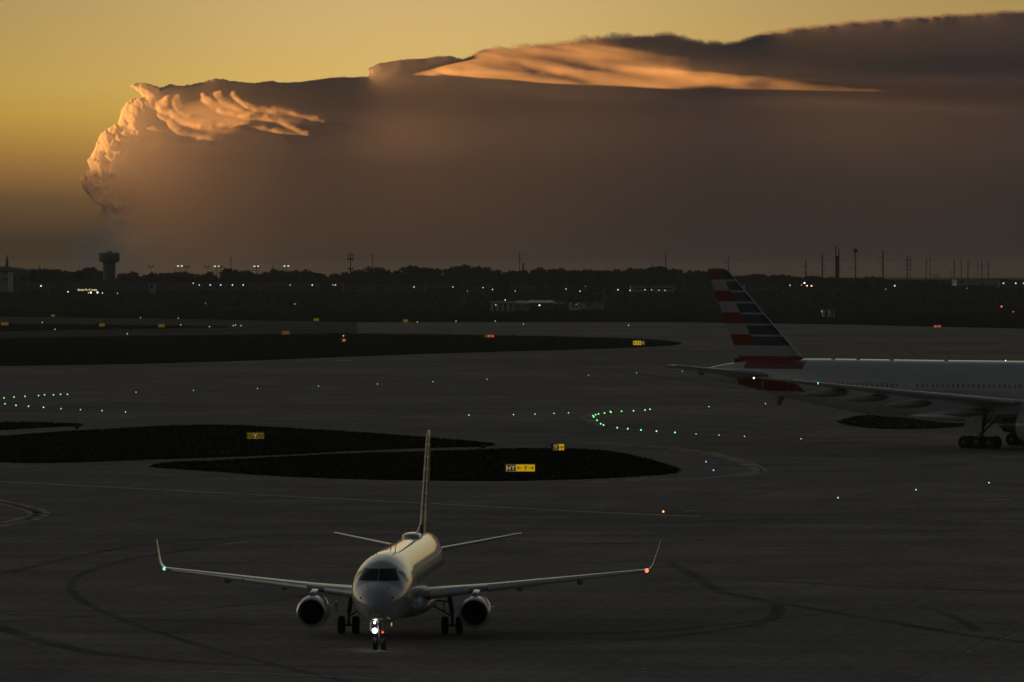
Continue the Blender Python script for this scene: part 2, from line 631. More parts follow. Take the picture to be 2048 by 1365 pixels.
grass_island([(0 - 600, 690), (0, 678), (300, 673), (640, 668.5), (700, 668), (1000, 672), (1230, 677.5), (1320, 683), (1357, 689), (1280, 695.5), (1100, 701.5), (900, 707),
              (690, 714.5), (500, 722), (250, 729), (0, 733), (-600, 742)], M['grass'], 6000, 6000, .40, 'dark mown grass strip across the far side of the taxiways')
grass_island([(-400, 646), (0, 648.5), (300, 652), (450, 655.5), (350, 657.5), (200, 660), (0, 663.5), (-400, 668)], M['grass'], 2500, 1500, .5, 'thin sliver of grass between the two far runways')
grass_island([(-200, 846), (0, 847), (100, 849), (157, 852), (100, 855.5), (0, 861), (-200, 868)], M['grass'], 2500, 1000, .30, 'small grass wedge ending at the left round marker post')
grass_island([(-300, 893), (0, 876.5), (100, 869), (220, 862), (340, 855), (430, 853.5), (520, 857), (620, 863), (760, 872), (860, 880), (950, 888), (972, 891.5), (955, 894.5), (860, 897),
              (700, 903), (560, 911), (400, 917), (300, 920), (200, 924), (80, 927), (0, 925.5), (-300, 918)], M['grass'], 9000, 9000, .30, 'long dark grass island tapering to the right-hand round marker post')
grass_island([(313, 935), (350, 929), (450, 925), (560, 918.5), (700, 911.5), (860, 906.5), (960, 903.5), (1040, 901), (1120, 901), (1200, 905.5), (1260, 916), (1320, 933), (1341, 942),
              (1330, 949), (1250, 955), (1160, 959.5), (1000, 963), (850, 962), (700, 959), (560, 953), (420, 943), (340, 938)], M['grass'], 9000, 9000, .28, 'dark leaf-shaped grass island behind the regional jet')
grass_island([(1684, 846), (1715, 836), (1790, 828), (1900, 824), (2048, 826), (2200, 828), (2200, 842), (2048, 843), (1960, 850), (1900, 856), (1800, 859.5), (1720, 855)], M['olive'], 2500, 4000, .25, 'olive grass island seen under the wide-body jet')


# ------------------------------------------------------------------ smoke cloud
def vnoise(x, y, seed):
    rs = np.random.RandomState(seed)
    g = rs.rand(256, 256)
    xi, yi = np.floor(x).astype(int), np.floor(y).astype(int)
    fx, fy = x - xi, y - yi
    fx = fx * fx * fx * (fx * (fx * 6 - 15) + 10)
    fy = fy * fy * fy * (fy * (fy * 6 - 15) + 10)
    a, b = g[xi % 256, yi % 256], g[(xi + 1) % 256, yi % 256]
    c, d = g[xi % 256, (yi + 1) % 256], g[(xi + 1) % 256, (yi + 1) % 256]
    return (a * (1 - fx) + b * fx) * (1 - fy) + (c * (1 - fx) + d * fx) * fy - .5


def fbm(x, y, seed, oct=5, gain=.5):
    s, a, f = 0, 1.0, 1.0
    for k in range(oct):
        s = s + a * vnoise(x * f + 17.3 * k, y * f - 9.1 * k, seed + k)
        a *= gain
        f *= 2.03
    return s


def worley(x, y, seed):
    rs = np.random.RandomState(seed)
    jx, jy = rs.rand(256, 256), rs.rand(256, 256)
    xi, yi = np.floor(x).astype(int), np.floor(y).astype(int)
    best = np.full(x.shape, 9.0)
    for dx in (-1, 0, 1):
        for dy in (-1, 0, 1):
            cx, cy = xi + dx, yi + dy
            d = (cx + jx[cx % 256, cy % 256] - x) ** 2 + (cy + jy[cx % 256, cy % 256] - y) ** 2
            best = np.minimum(best, d)
    return np.sqrt(best)


def sstep(a, b, x):
    t = np.clip((x - a) / (b - a), 0, 1)
    return t * t * (3 - 2 * t)


LEAK, SPREAD, SCATTER = 1800.0, .30, 3.2


def smoke_cloud():
    D0 = 20000.0
    k = D0 / F
    gx = np.concatenate([np.arange(50, 150, 5.0), np.arange(150, 760, 1.6), np.arange(760, 2200, 2.5), np.arange(2200, 4400, 24)])
    gy = np.concatenate([np.arange(2, 330, 1.6), np.arange(330, 480, 3.0), np.arange(480, 612, 8.0)])
    X, Y = np.meshgrid(gx, gy)
    out = [(104, 640), (114, 540), (128, 488), (147, 455), (173, 437), (194, 428), (206, 415), (186, 397), (166, 378), (163, 355), (181, 340), (178, 320), (190, 298), (200, 275), (215, 258),
           (238, 250), (240, 235), (243, 220), (262, 200), (292, 193), (272, 181), (261, 173), (290, 167), (320, 179), (340, 172), (380, 172), (405, 166), (430, 160), (470, 164), (510, 168),
           (545, 163), (560, 166), (600, 165), (660, 156), (736, 154), (740, 148), (738, 138), (760, 127), (800, 121), (850, 117), (878, 111), (905, 113), (922, 119), (960, 102),
           (1000, 90), (1060, 88), (1150, 74), (1250, 66), (1330, 64), (1380, 69), (1420, 82), (1450, 86), (1480, 76), (1520, 65), (1600, 52), (1700, 42), (1800, 33), (1900, 27),
           (1980, 22), (2060, 18), (2400, 8), (3000, 14), (3600, 60), (4100, 200), (4350, 640)]
    wig = 3.0 - 1.5 * sstep(540, 600, X) + 6.5 * sstep(720, 1000, X) - 4.5 * sstep(1400, 1600, X)
    Xn = X + wig * fbm(X / 22, Y / 22, 3, 5)
    Yn = Y + wig * fbm(X / 22 + 50, Y / 22, 9, 5)
    bill = sstep(620, 300, X)
    qx, qy = X + 5 * fbm(X / 18, Y / 18, 5, 3), Y + 5 * fbm(X / 18 + 7, Y / 18, 6, 3)
    wv = worley(qx / 21, qy / 19, 21)
    wv2 = worley(qx / 9, qy / 8, 22)
    d2 = np.full(X.shape, 1e9)
    inside = np.zeros(X.shape, bool)
    n = len(out)
    for i in range(n):
        (ax, ay), (bx, by) = out[i], out[(i + 1) % n]
        vx, vy = bx - ax, by - ay
        t = np.clip(((Xn - ax) * vx + (Yn - ay) * vy) / (vx * vx + vy * vy), 0, 1)
        if i < n - 1:
            d2 = np.minimum(d2, (Xn - ax - t * vx) ** 2 + (Yn - ay - t * vy) ** 2)
        if ay != by:
            c = ((ay > Yn) != (by > Yn)) & (Xn < vx * (Yn - ay) / (by - ay) + ax)
            inside ^= c
    sd = np.sqrt(d2) * np.where(inside, 1, -1)
    sd = sd + bill * (4.0 * (.55 - wv) + 2.0 * (.5 - wv2))
    soft = 2.5 + 13 * sstep(900, 1040, X) * sstep(1620, 1400, X) + 7 * sstep(1440, 1600, X) + 115 * sstep(405, 470, Y) * sstep(480, 220, X)
    alpha = sstep(0, 1, (sd + 1.5) / soft)
    # relief, in pixels of the photograph (about 1.9 m each), towards the viewer
    Rr = 18 + 40 * sstep(420, 230, X)
    q = np.clip(sd / Rr, 0, 1)
    h = Rr * (.17 - .14 * sstep(460, 560, X)) * np.sqrt(np.maximum(0, 1 - (1 - q) ** 2))
    limb = sstep(320, 220, X) * sstep(90, 25, sd)
    h = h + .30 * limb * (6.0 * (1 - wv ** 2 * 1.5) + 2.4 * (1 - wv2 ** 2 * 1.6))
    h = h + sstep(330, 190, X) * .8 * fbm(X / 16, Y / 12, 31, 4)
    wx = X + 6 * fbm(X / 26, Y / 18, 41, 4) + 1.0 * fbm(X / 8, Y / 8, 44, 2)
    wy = Y + 6 * fbm(X / 26 + 30, Y / 18, 47, 4) + 1.0 * fbm(X / 8 + 9, Y / 8, 49, 2)

    def near(pts):
        """signed distance to a curve (positive up and right of it) and how far along it"""
        P = np.array([tuple(p) for p in smooth_line([Vector((a, b, 0)) for a, b in pts], 6)])[:, :2]
        seg = np.diff(P, axis=0)
        L = np.hypot(seg[:, 0], seg[:, 1])
        cum = np.concatenate([[0], np.cumsum(L)])
        m = (X > P[:, 0].min() - 70) & (X < P[:, 0].max() + 130) & (Y > P[:, 1].min() - 90) & (Y < P[:, 1].max() + 70)
        xx, yy = wx[m], wy[m]
        bd = np.full(xx.shape, 1e9)
        sg, tt = np.zeros_like(bd), np.zeros_like(bd)
        for i in range(len(seg)):
            if L[i] < 1e-6:
                continue
            ux, uy = seg[i] / L[i]
            rx, ry = xx - P[i, 0], yy - P[i, 1]
            ac = np.clip(rx * ux + ry * uy, 0, L[i])
            dd = np.hypot(rx - ac * ux, ry - ac * uy)
            u = dd < bd
            bd = np.where(u, dd, bd)
            sg = np.where(u, np.where(rx * uy - ry * ux >= 0, 1, -1), sg)
            tt = np.where(u, (cum[i] + ac) / cum[-1], tt)
        return m, bd * sg, tt

    def fold(pts, a, edge, wr, tail):
        """how steeply a fold turns to the sun: a crisp lower left edge, easing off behind it"""
        m, d, t = near(pts)
        w = wr * (1 - .45 * t)
        prof = sstep(-edge, edge * .3, d) * np.exp(-np.maximum(d, 0) / w)
        r = np.zeros(X.shape)
        r[m] = a * (1 - (1 - tail) * t) * prof * (1 - sstep(.90, 1.0, t)) * sstep(0, .05, t)
        return r

    def band(pts, a, w, tail=1.0):
        m, d, t = near(pts)
        r = np.zeros(X.shape)
        r[m] = a * (1 - (1 - tail) * t) * np.exp(-(d / (w * (1 - .3 * t))) ** 2) * (1 - sstep(.8, 1.0, t)) * sstep(0, .15, t)
        return r
    I = np.zeros(X.shape)
    for pts, a, edge, wr, tail in [
        ([(276, 196), (261, 220), (258, 248), (272, 272), (303, 298)], .60, 5, 16, .6),
        ([(288, 254), (320, 268), (346, 284), (379, 294)], .60, 4, 12, .6),
        ([(322, 222), (315, 232), (328, 246), (352, 268), (378, 282), (408, 279), (444, 292)], .75, 5, 17, .6),
        ([(345, 190), (318, 204), (314, 216), (326, 228), (353, 241), (385, 252), (430, 257), (478, 250), (527, 259), (569, 275), (591, 291), (618, 316)], .80, 5, 22, .6),
        ([(366, 187), (347, 200), (359, 224), (390, 241), (440, 249), (505, 247)], .68, 5, 20, .5),
        ([(414, 183), (401, 194), (417, 210), (440, 224), (478, 234), (527, 237), (559, 249), (591, 262), (628, 284)], .78, 5, 16, .7),
        ([(446, 180), (430, 189), (446, 207), (478, 223), (527, 231), (590, 243)], .72, 5, 14, .6),
        ([(480, 179), (462, 189), (482, 208), (511, 221), (575, 228), (656, 245), (704, 257), (736, 288)], .75, 5, 16, .5),
        ([(524, 175), (507, 184), (513, 198), (530, 206)], .65, 4, 11, .7),
        ([(565, 161), (540, 167), (530, 176)], .50, 5, 10, .7),
        ([(300, 176), (268, 178), (285, 190), (300, 198)], .5, 5, 12, .7),
    ]:
        I = np.maximum(I, fold(pts, a, edge * 1.3, wr * 1.4, tail))
    fine = fbm(wx / 11, wy / 8, 61, 4)
    I = I * np.clip(1 + .5 * fine, .5, 1.4)
    I = np.maximum(1.05 * I, .46 * np.exp(-(((X - 395) / 105) ** 2 + ((Y - 226) / 36) ** 2)))
    I = np.maximum(I, .34 * np.exp(-(((X - 560) / 90) ** 2 + ((Y - 240 - .12 * (X - 560)) / 24) ** 2)))
    I = np.maximum(I, band([(520, 215), (600, 240), (680, 268), (760, 306)], .22, 34, .5))
    # the high lens of smoke that still catches the sun
    cxs = [790, 830, 900, 1000, 1100, 1200, 1300, 1400, 1500, 1600, 1700, 1800, 1900, 1990]
    lo_ = pchip(cxs, [159, 160, 164, 174, 190, 197, 193, 186, 183, 190, 199, 206, 209, 210], X)
    up_ = pchip(cxs, [150, 146, 124, 96, 86, 82, 96, 122, 146, 156, 170, 184, 196, 204], X)
    sx = 1 - .7 * sstep(1500, 1700, X)
    bend = (9 * fbm(X / 150, Y / 40, 71, 4) + 2 * fbm(X / 20, Y / 16, 72, 4)) * sx
    yy = Y + bend
    mask = sstep(-.5, .8, (lo_ - yy + 5 * fbm(X / 45, Y / 20, 77, 4)) / (16 + 12 * sstep(1350, 1550, X))) * sstep(-.8, 1.0, (yy - up_) / (14 + 26 * sstep(1050, 1350, X)))
    bright = pchip([790, 830, 900, 1000, 1150, 1300, 1400, 1600, 1750, 1880, 1960], [0, .66, .66, .58, .56, .60, .66, .68, .64, .5, 0], X)
    arc = Y - .16 * (X - 900) + .00012 * (X - 1000) ** 2
    st = fbm(X / 230, arc / 22, 81, 4)
    st2 = fbm(X / 110, arc / 10, 83, 3)
    IL = bright * mask * np.clip(1 + .5 * st + .25 * st2, .4, 1.3)
    IL = np.maximum(IL, mask * band([(1136, 112), (1150, 128), (1200, 150), (1270, 168), (1350, 180)], .62, 14, .8))
    IL = np.maximum(IL, mask * band([(1040, 180), (1110, 188), (1190, 191), (1290, 187), (1380, 180)], .58, 9, .7))
    IL = np.maximum(IL, mask * band([(826, 153), (870, 141), (930, 133), (1000, 126)], .72, 10, .7))
    IL = IL * (1 - .38 * band([(1000, 122), (1060, 138), (1120, 152), (1200, 172)], 1, 9, .8)) * (1 - .32 * band([(930, 112), (1000, 104), (1100, 118), (1200, 138), (1320, 160)], 1, 10, .7))
    I = np.clip(np.maximum(I * 1.06, IL * 1.0), 0, .90)
    # relief whose faces are turned to the sun that much: climb along each row, spreading up and down and sinking back further on
    slope = I / np.sqrt(1 - I * I) / SCATTER
    dx = np.gradient(gx)
    yu = np.arange(gy[0], gy[-1], 1.6)
    acc = np.zeros(len(yu))
    rel = np.zeros(X.shape)
    for q in range(len(gx)):
        acc = acc * (1 - min(.5, dx[q] / (900.0 if 500 < gx[q] < 650 else 330.0 if 650 <= gx[q] < 930 else LEAK))) + np.interp(yu, gy, slope[:, q]) * dx[q]
        for _ in range(max(1, int(dx[q] / 1.2))):
            c_ = min(.45, SPREAD * dx[q] / max(1, int(dx[q] / 1.2)) / 2.56)
            acc[1:-1] += c_ * (acc[2:] - 2 * acc[1:-1] + acc[:-2])
        rel[:, q] = np.interp(gy, yu, acc)
    h = h + rel
    # the flat bank itself: turned slightly away from the sun, with slow undulation
    h = h - .03 * X - .05 * np.clip(X - 1380, 0, 900) * sstep(150, 110, Y) + 2.5 * fbm(X / 210, Y / 110, 91, 3) + .3 * fbm(X / 60, Y / 34, 95, 3)
    Dp = D0 - h * k
    # to world
    rx, uu = (X - CX) / F, (CY - Y) / F
    dy = math.cos(PITCH) + uu * math.sin(PITCH)
    dz = -math.sin(PITCH) + uu * math.cos(PITCH)
    t = Dp / dy
    front = np.stack([rx * t, Dp, H + dz * t], -1)
    Db = Dp + 1.0 + 900 * np.clip((sd - np.minimum(soft, 9)) / 120, 0, 1)
    tb = Db / dy
    back = np.stack([rx * tb, Db, H + dz * tb], -1)
    ny, nx = X.shape
    keepv = alpha > .01
    cell = keepv[:-1, :-1] | keepv[1:, :-1] | keepv[:-1, 1:] | keepv[1:, 1:]
    idx = np.arange(ny * nx).reshape(ny, nx)
    j, i = np.nonzero(cell)
    a, b, c, d = idx[j, i], idx[j, i + 1], idx[j + 1, i + 1], idx[j + 1, i]
    q1 = np.stack([a, d, c, b], -1)
    nv = ny * nx
    q2 = np.stack([a + nv, b + nv, c + nv, d + nv], -1)
    pad = np.zeros((ny + 1, nx + 1), bool)
    pad[1:ny, 1:nx] = cell
    # rim: vertical edges of the grid between kept and dropped cells, then horizontal ones
    jj, ii = np.nonzero(pad[1:-1, :-1] != pad[1:-1, 1:])
    e1 = np.stack([idx[jj, ii], idx[jj + 1, ii], idx[jj + 1, ii] + nv, idx[jj, ii] + nv], -1)
    jj, ii = np.nonzero(pad[:-1, 1:-1] != pad[1:, 1:-1])
    e2 = np.stack([idx[jj, ii], idx[jj, ii + 1], idx[jj, ii + 1] + nv, idx[jj, ii] + nv], -1)
    quads = np.concatenate([q1, q2, e1, e2])
    V = np.concatenate([front.reshape(-1, 3), back.reshape(-1, 3)])
    A = np.concatenate([alpha.ravel(), alpha.ravel()])
    used = np.unique(quads)
    remap = np.full(len(V), -1)
    remap[used] = np.arange(len(used))
    quads, V, A = remap[quads], V[used], A[used]
    me = bpy.data.meshes.new('smoke_cloud')
    me.vertices.add(len(V))
    me.vertices.foreach_set('co', V.astype(np.float32).ravel())
    me.loops.add(quads.size)
    me.loops.foreach_set('vertex_index', quads.astype(np.int32).ravel())
    me.polygons.add(len(quads))
    me.polygons.foreach_set('loop_start', np.arange(0, quads.size, 4, dtype=np.int32))
    me.update(calc_edges=True)
    at_ = me.attributes.new('thickness', 'FLOAT', 'POINT')
    at_.data.foreach_set('value', A.astype(np.float32))
    me.shade_smooth()
    m = bpy.data.materials.new('smoke')
    m.use_nodes = True
    t = m.node_tree
    t.nodes.clear()
    o = N(t, 'ShaderNodeOutputMaterial')
    df = N(t, 'ShaderNodeBsdfDiffuse')
    df.inputs['Roughness'].default_value = 1.0
    # smoke scatters light far more evenly than a wall: slight turns towards the sun already catch it
    ge = N(t, 'ShaderNodeNewGeometry')
    vm = N(t, 'ShaderNodeVectorMath', operation='MULTIPLY')
    vm.inputs[1].default_value = (SCATTER, 1.0, .6)
    vn = N(t, 'ShaderNodeVectorMath', operation='NORMALIZE')
    t.links.new(ge.outputs['Normal'], vm.inputs[0])
    t.links.new(vm.outputs[0], vn.inputs[0])
    t.links.new(vn.outputs[0], df.inputs['Normal'])
    tr = N(t, 'ShaderNodeBsdfTransparent')
    mx = N(t, 'ShaderNodeMixShader')
    at2 = N(t, 'ShaderNodeAttribute', attribute_name='thickness')
    c = N(t, 'ShaderNodeTexCoord')
    no = N(t, 'ShaderNodeTexNoise')
    no.inputs['Scale'].default_value = .0022
    no.inputs['Detail'].default_value = 4
    t.links.new(c.outputs['Object'], no.inputs['Vector'])
    t.links.new(ramp(t, no.outputs[0], [(.3, SMOKE_A), (.7, SMOKE_B)]), df.inputs['Color'])
    t.links.new(at2.outputs['Fac'], mx.inputs[0])
    t.links.new(tr.outputs[0], mx.inputs[1])
    tl = N(t, 'ShaderNodeBsdfTranslucent')
    tl.inputs['Color'].default_value = (.80, .86, 1.0, 1)
    body_ = N(t, 'ShaderNodeMixShader')
    body_.inputs[0].default_value = .51
    t.links.new(df.outputs[0], body_.inputs[1])
    t.links.new(tl.outputs[0], body_.inputs[2])
    t.links.new(body_.outputs[0], mx.inputs[2])
    t.links.new(mx.outputs[0], o.inputs[0])
    ob = link('smoke_cloud', me, m)
    tag(ob, 'vast brown smoke cloud with sunlit orange folds filling the sky', 'cloud')


SMOKE_A, SMOKE_B = (.78, .78, .81), (.86, .86, .88)
smoke_cloud()


# ------------------------------------------------------------------ aircraft builders (local frame: x aft from the nose, y to starboard, z up)
def airfoil(n=14):
    up = []
    for k in range(n + 1):
        b = math.pi * k / n
        x = (1 - math.cos(b)) / 2
        y = 5 * (.2969 * math.sqrt(x) - .1260 * x - .3516 * x ** 2 + .2843 * x ** 3 - .1036 * x ** 4)
        up.append((x, y))
    return up + [(x, -y * .75) for x, y in up[-2:0:-1]]


AF = airfoil()


def surface(secs, sign=1, n_sub=1):
    """secs: (y, z, x of leading edge, chord, thickness ratio, cant in degrees)"""
    rings = []
    for y, z, xl, c, t, cant in secs:
        ca, sa = math.cos(R(cant)), math.sin(R(cant))
        rings.append([Vector((xl + a * c, sign * (y - b * t * c * sa), z + b * t * c * ca)) for a, b in AF])
    mb = MB()
    mb.loft(rings)
    return mb


def body(st, n=48):
    """st: lists of station, top, bottom, half width, height of greatest width"""
    s, top, bot, hw, mid = st
    xs_ = sorted(set(list(np.round(np.concatenate([np.linspace(s[0], s[0] + 4, 26), np.linspace(s[0] + 4, s[-1], 70)]), 3))))
    T, B, Wd, Mi = (pchip(s, v, xs_) for v in (top, bot, hw, mid))
    rings = []
    for x, a, b, w, m in zip(xs_, T, B, Wd, Mi):
        ring = []
        for k in range(n):
            th = 2 * math.pi * k / n
            sy, cy = math.sin(th), math.cos(th)
            ring.append(Vector((x, w * cy, m + ((a - m) if sy > 0 else (m - b)) * sy)))
        rings.append(ring)
    return MB().loft(rings)


def bvh_of(mb):
    return BVHTree.FromPolygons([tuple(v) for v in mb.v], mb.f)


def quad_decal(bvh, corners, direction, n=(8, 6), off=.012):
    """corners: four points off the skin (going round), thrown onto it along direction"""
    a, b, c, d = (Vector(p) for p in corners)
    direction = Vector(direction).normalized()
    vs, fs = [], []
    for j in range(n[1] + 1):
        for i in range(n[0] + 1):
            u, v = i / n[0], j / n[1]
            p = a.lerp(b, u).lerp(d.lerp(c, u), v)
            hit, no, _, _ = bvh.ray_cast(p, direction)
            if hit is None:
                return None
            if no.dot(direction) > 0:
                no = -no
            vs.append(hit + no * off)
    w = n[0] + 1
    for j in range(n[1]):
        for i in range(n[0]):
            fs.append((j * w + i, j * w + i + 1, (j + 1) * w + i + 1, (j + 1) * w + i))
    return vs, fs


def poly_decal(bvh, pts, direction, off=.012):
    direction = Vector(direction).normalized()
    vs = []
    for p in pts:
        hit, no, _, _ = bvh.ray_cast(Vector(p), direction)
        if hit is None:
            return None
        if no.dot(direction) > 0:
            no = -no
        vs.append(hit + no * off)
    c = sum(vs, Vector()) / len(vs)
    k = len(vs)
    return vs + [c], [(i, (i + 1) % k, k) for i in range(k)]


def rounded(cx, cz, w, h, side_y, n=12, p=3.2):
    out = []
    for k in range(n):
        t = 2 * math.pi * k / n
        c, s = math.cos(t), math.sin(t)
        out.append((cx + w / 2 * math.copysign(abs(c) ** (2 / p), c), side_y, cz + h / 2 * math.copysign(abs(s) ** (2 / p), s)))
    return out


def outline_decal(bvh, pts, direction, wd, off=.014):
    """a thin ring round a door"""
    direction = Vector(direction).normalized()
    c = sum((Vector(p) for p in pts), Vector()) / len(pts)
    vs, k = [], len(pts)
    for f in (1.0, 0.0):
        for p in pts:
            q = Vector(p)
            if not f:
                q = q + (c - q).normalized() * wd
            hit, no, _, _ = bvh.ray_cast(q, direction)
            if hit is None:
                return None
            if no.dot(direction) > 0:
                no = -no
            vs.append(hit + no * off)
    return vs, [(i, (i + 1) % k, k + (i + 1) % k, k + i) for i in range(k)]


def stripes_material(name, z_top, pitch, b0, b1, z0, full_from, te_white=None):
    """flag stripes: alternating red and white bands aft, blue bands forward, thin white gaps; one oblique border"""
    m = bpy.data.materials.new(name)
    m.use_nodes = True
    t = m.node_tree
    p = t.nodes['Principled BSDF']
    p.inputs['Roughness'].default_value = .3
    p.inputs['Coat Weight'].default_value = .25
    p.inputs['Coat Roughness'].default_value = .06
    c = N(t, 'ShaderNodeTexCoord')
    s = N(t, 'ShaderNodeSeparateXYZ')
    t.links.new(c.outputs['Object'], s.inputs[0])
    x, z = s.outputs[0], s.outputs[2]
    k = math_node(t, 'DIVIDE', math_node(t, 'SUBTRACT', z_top, z), pitch)
    fr = math_node(t, 'FRACT', k)
    par = math_node(t, 'GREATER_THAN', math_node(t, 'FRACT', math_node(t, 'MULTIPLY', k, .5)), .5)   # 0 red, 1 white
    white, red, blue = (.40, .42, .45), (.22, .020, .022), (.024, .060, .110)
    aft = mix(t, par, red, white)
    thin = math_node(t, 'LESS_THAN', fr, .18)
    first = math_node(t, 'LESS_THAN', k, 1.0)
    thin = math_node(t, 'MULTIPLY', thin, math_node(t, 'SUBTRACT', 1.0, first))
    fwd = mix(t, thin, blue, white)
    bd = math_node(t, 'ADD', b0, math_node(t, 'MULTIPLY', math_node(t, 'SUBTRACT', z, z0), b1))
    isf = math_node(t, 'LESS_THAN', x, bd)
    colr = mix(t, isf, aft, fwd)
    low = math_node(t, 'LESS_THAN', z, full_from)
    kk = math_node(t, 'DIVIDE', math_node(t, 'SUBTRACT', full_from, z), pitch)
    lowred = math_node(t, 'MULTIPLY', math_node(t, 'GREATER_THAN', kk, .95), math_node(t, 'LESS_THAN', kk, 2.15))
    colr = mix(t, low, colr, mix(t, lowred, white, red))
    no = N(t, 'ShaderNodeTexNoise')
    no.inputs['Scale'].default_value = 1.3
    t.links.new(c.outputs['Object'], no.inputs['Vector'])
    colr = mix(t, 1.0, colr, ramp(t, no.outputs[0], [(.3, (.9, .9, .9)), (.7, (1.06, 1.06, 1.06))]), 'MULTIPLY')
    t.links.new(colr, p.inputs['Base Color'])
    return m


def wheel(name, c, r, w, parent, side=1):
    prof = [(-w / 2, r * .55), (-w / 2, r * .86), (-w * .36, r * .97), (-w * .15, r), (w * .15, r), (w * .36, r * .97), (w / 2, r * .86), (w / 2, r * .55)]
    o = MB().lathe(c, (0, 1, 0), prof, 28).build(name, M['tyre'], parent, 40)
    hp = [(-w * .53, r * .12), (-w * .50, r * .30), (-w * .40, r * .54), (w * .40, r * .54), (w * .50, r * .30), (w * .53, r * .12)]
    MB().lathe(c, (0, 1, 0), hp, 20).build('hub', M['hub'], o, 30)
    return o


# ------------------------------------------------------------------ regional jet
def regional_jet():
    aft = Vector((.0678, .9977, 0))
    root = empty('regional_jet', (-6.52, 246.1, 0), math.atan2(aft.y, aft.x))
    tag(root, 'white twin engine regional jet facing the camera in the foreground with its nose light on', 'airplane')
    st = ([0, .12, .35, .8, 1.3, 1.85, 2.6, 3.5, 5, 7, 20, 23, 26, 29, 30.8, 31.6],
          [2.36, 2.58, 2.78, 3.03, 3.21, 3.40, 3.92, 4.28, 4.50, 4.56, 4.56, 4.55, 4.50, 4.38, 4.22, 4.08],
          [2.28, 2.04, 1.84, 1.62, 1.50, 1.40, 1.30, 1.23, 1.19, 1.18, 1.18, 1.40, 2.15, 3.05, 3.55, 3.80],
          [.03, .30, .52, .80, 1.0, 1.17, 1.32, 1.43, 1.50, 1.505, 1.505, 1.44, 1.15, .68, .32, .12],
          [2.32, 2.32, 2.34, 2.40, 2.48, 2.55, 2.65, 2.74, 2.82, 2.86, 2.86, 2.95, 3.3, 3.75, 3.92, 3.95])
    fb = body(st)
    bv = bvh_of(fb)
    fus = fb.build('fuselage', M['white_paint'], root, 60)
    # belly fairing
    bs = ([9.0, 9.8, 11, 13, 15.5, 17, 18.3], [1.9, 2.25, 2.50, 2.50, 2.35, 2.1, 1.6], [1.3, 1.08, .98, .96, .98, 1.06, 1.25], [1.1, 1.50, 1.74, 1.80, 1.76, 1.5, 1.0], [1.6, 1.6, 1.6, 1.6, 1.6, 1.6, 1.45])
    body(bs, 36).build('belly_fairing', M['wing_paint'], root, 50)
    # windscreen panes, thrown on from the front
    for k, (b0, b1, t0, t1) in enumerate([(-.97, -.014, -.73, -.014), (.014, .97, .014, .73)]):
        for nm, mt, g, off in (('window_frame', M['seal'], .030, .006), ('cockpit_window', M['glass'], 0, .014)):
            q = quad_decal(bv, [(-3, b0 - g, 3.36 - g), (-3, b1 + g, 3.36 - g), (-3, t1 + g, 3.90 + g), (-3, t0 - g, 3.90 + g)], (1, 0, 0), (10, 8), off)
            if q:
                o = MB().add(*q).build(nm, mt, root, 40)
    for sgn in (-1, 1):
        q = quad_decal(bv, [(1.95 + 1.0, sgn * 4, 3.22), (3.55, sgn * 4, 3.26), (3.45, sgn * 4, 3.70), (2.98, sgn * 4, 3.80)], (0, -sgn, 0), (6, 5), .014)
        if q:
            MB().add(*q).build('cockpit_window', M['glass'], root, 40)
        # wiper
    for y0, y1 in ((-.12, -.62), (.12, .62)):
        pts = []
        for u in (0, .5, 1):
            hit, no, _, _ = bv.ray_cast(Vector((-3, y0 + (y1 - y0) * u, 3.36 + .06 * u)), Vector((1, 0, 0)))
            pts.append(hit + no * .03)
        MB().tube(pts[0], pts[1], .012).tube(pts[1], pts[2], .012).build('wiper', M['black'], root)
    # probes and small fittings on the nose
    for y, z in ((-.78, 2.62), (.72, 2.62)):
        hit, no, _, _ = bv.ray_cast(Vector((-3, y, z)), Vector((1, 0, 0)))
        MB().tube(hit - no * .02, hit + no * .035, .055, .045, 12).build('angle_sensor', M['black'], root, 40)
    for y, z in ((-1.18, 2.55), (1.18, 2.55), (-.55, 3.10), (.40, 3.10)):
        hit, no, _, _ = bv.ray_cast(Vector((-3, y, z)), Vector((1, 0, 0)))
        e = hit + no * .12
        MB().tube(hit - no * .02, e, .02, .016).tube(e, e + Vector((-.16, 0, 0)), .016, .010).build('pitot_tube', M['dull_metal'], root)
    # crown antennas and the flat radome
    def crown(x, y=0.0):
        hit, no, _, _ = bv.ray_cast(Vector((x, y, 8)), Vector((0, 0, -1)))
        return hit
    for x, y, hh in ((6.2, -.42, .30), (8.5, 0, .34), (12.5, .1, .28), (5.6, .45, .16), (5.9, .62, .14)):
        c = crown(x, y)
        MB().loft([[c + Vector((a * .34 + .0, b * .05, -.02)) for a, b in AF], [c + Vector((a * .18 + .16, b * .03, hh)) for a, b in AF]]).build('blade_antenna', M['black'], root, 40)
    c = crown(20.5)
    rs = []
    for x, w, hh in ((-1.1, .03, .01), (-1.02, .22, .12), (-.8, .42, .17), (-.4, .50, .21), (.3, .51, .22), (.9, .44, .18), (1.35, .2, .09), (1.5, .03, .01)):
        rs.append([c + Vector((x, w * math.cos(t), -.10 + (hh + .10) * max(0, math.sin(t)) ** .6)) for t in np.linspace(0, math.pi, 13)])
    MB().loft(rs, closed=True).build('satellite_radome', M['white_paint'], root, 50)
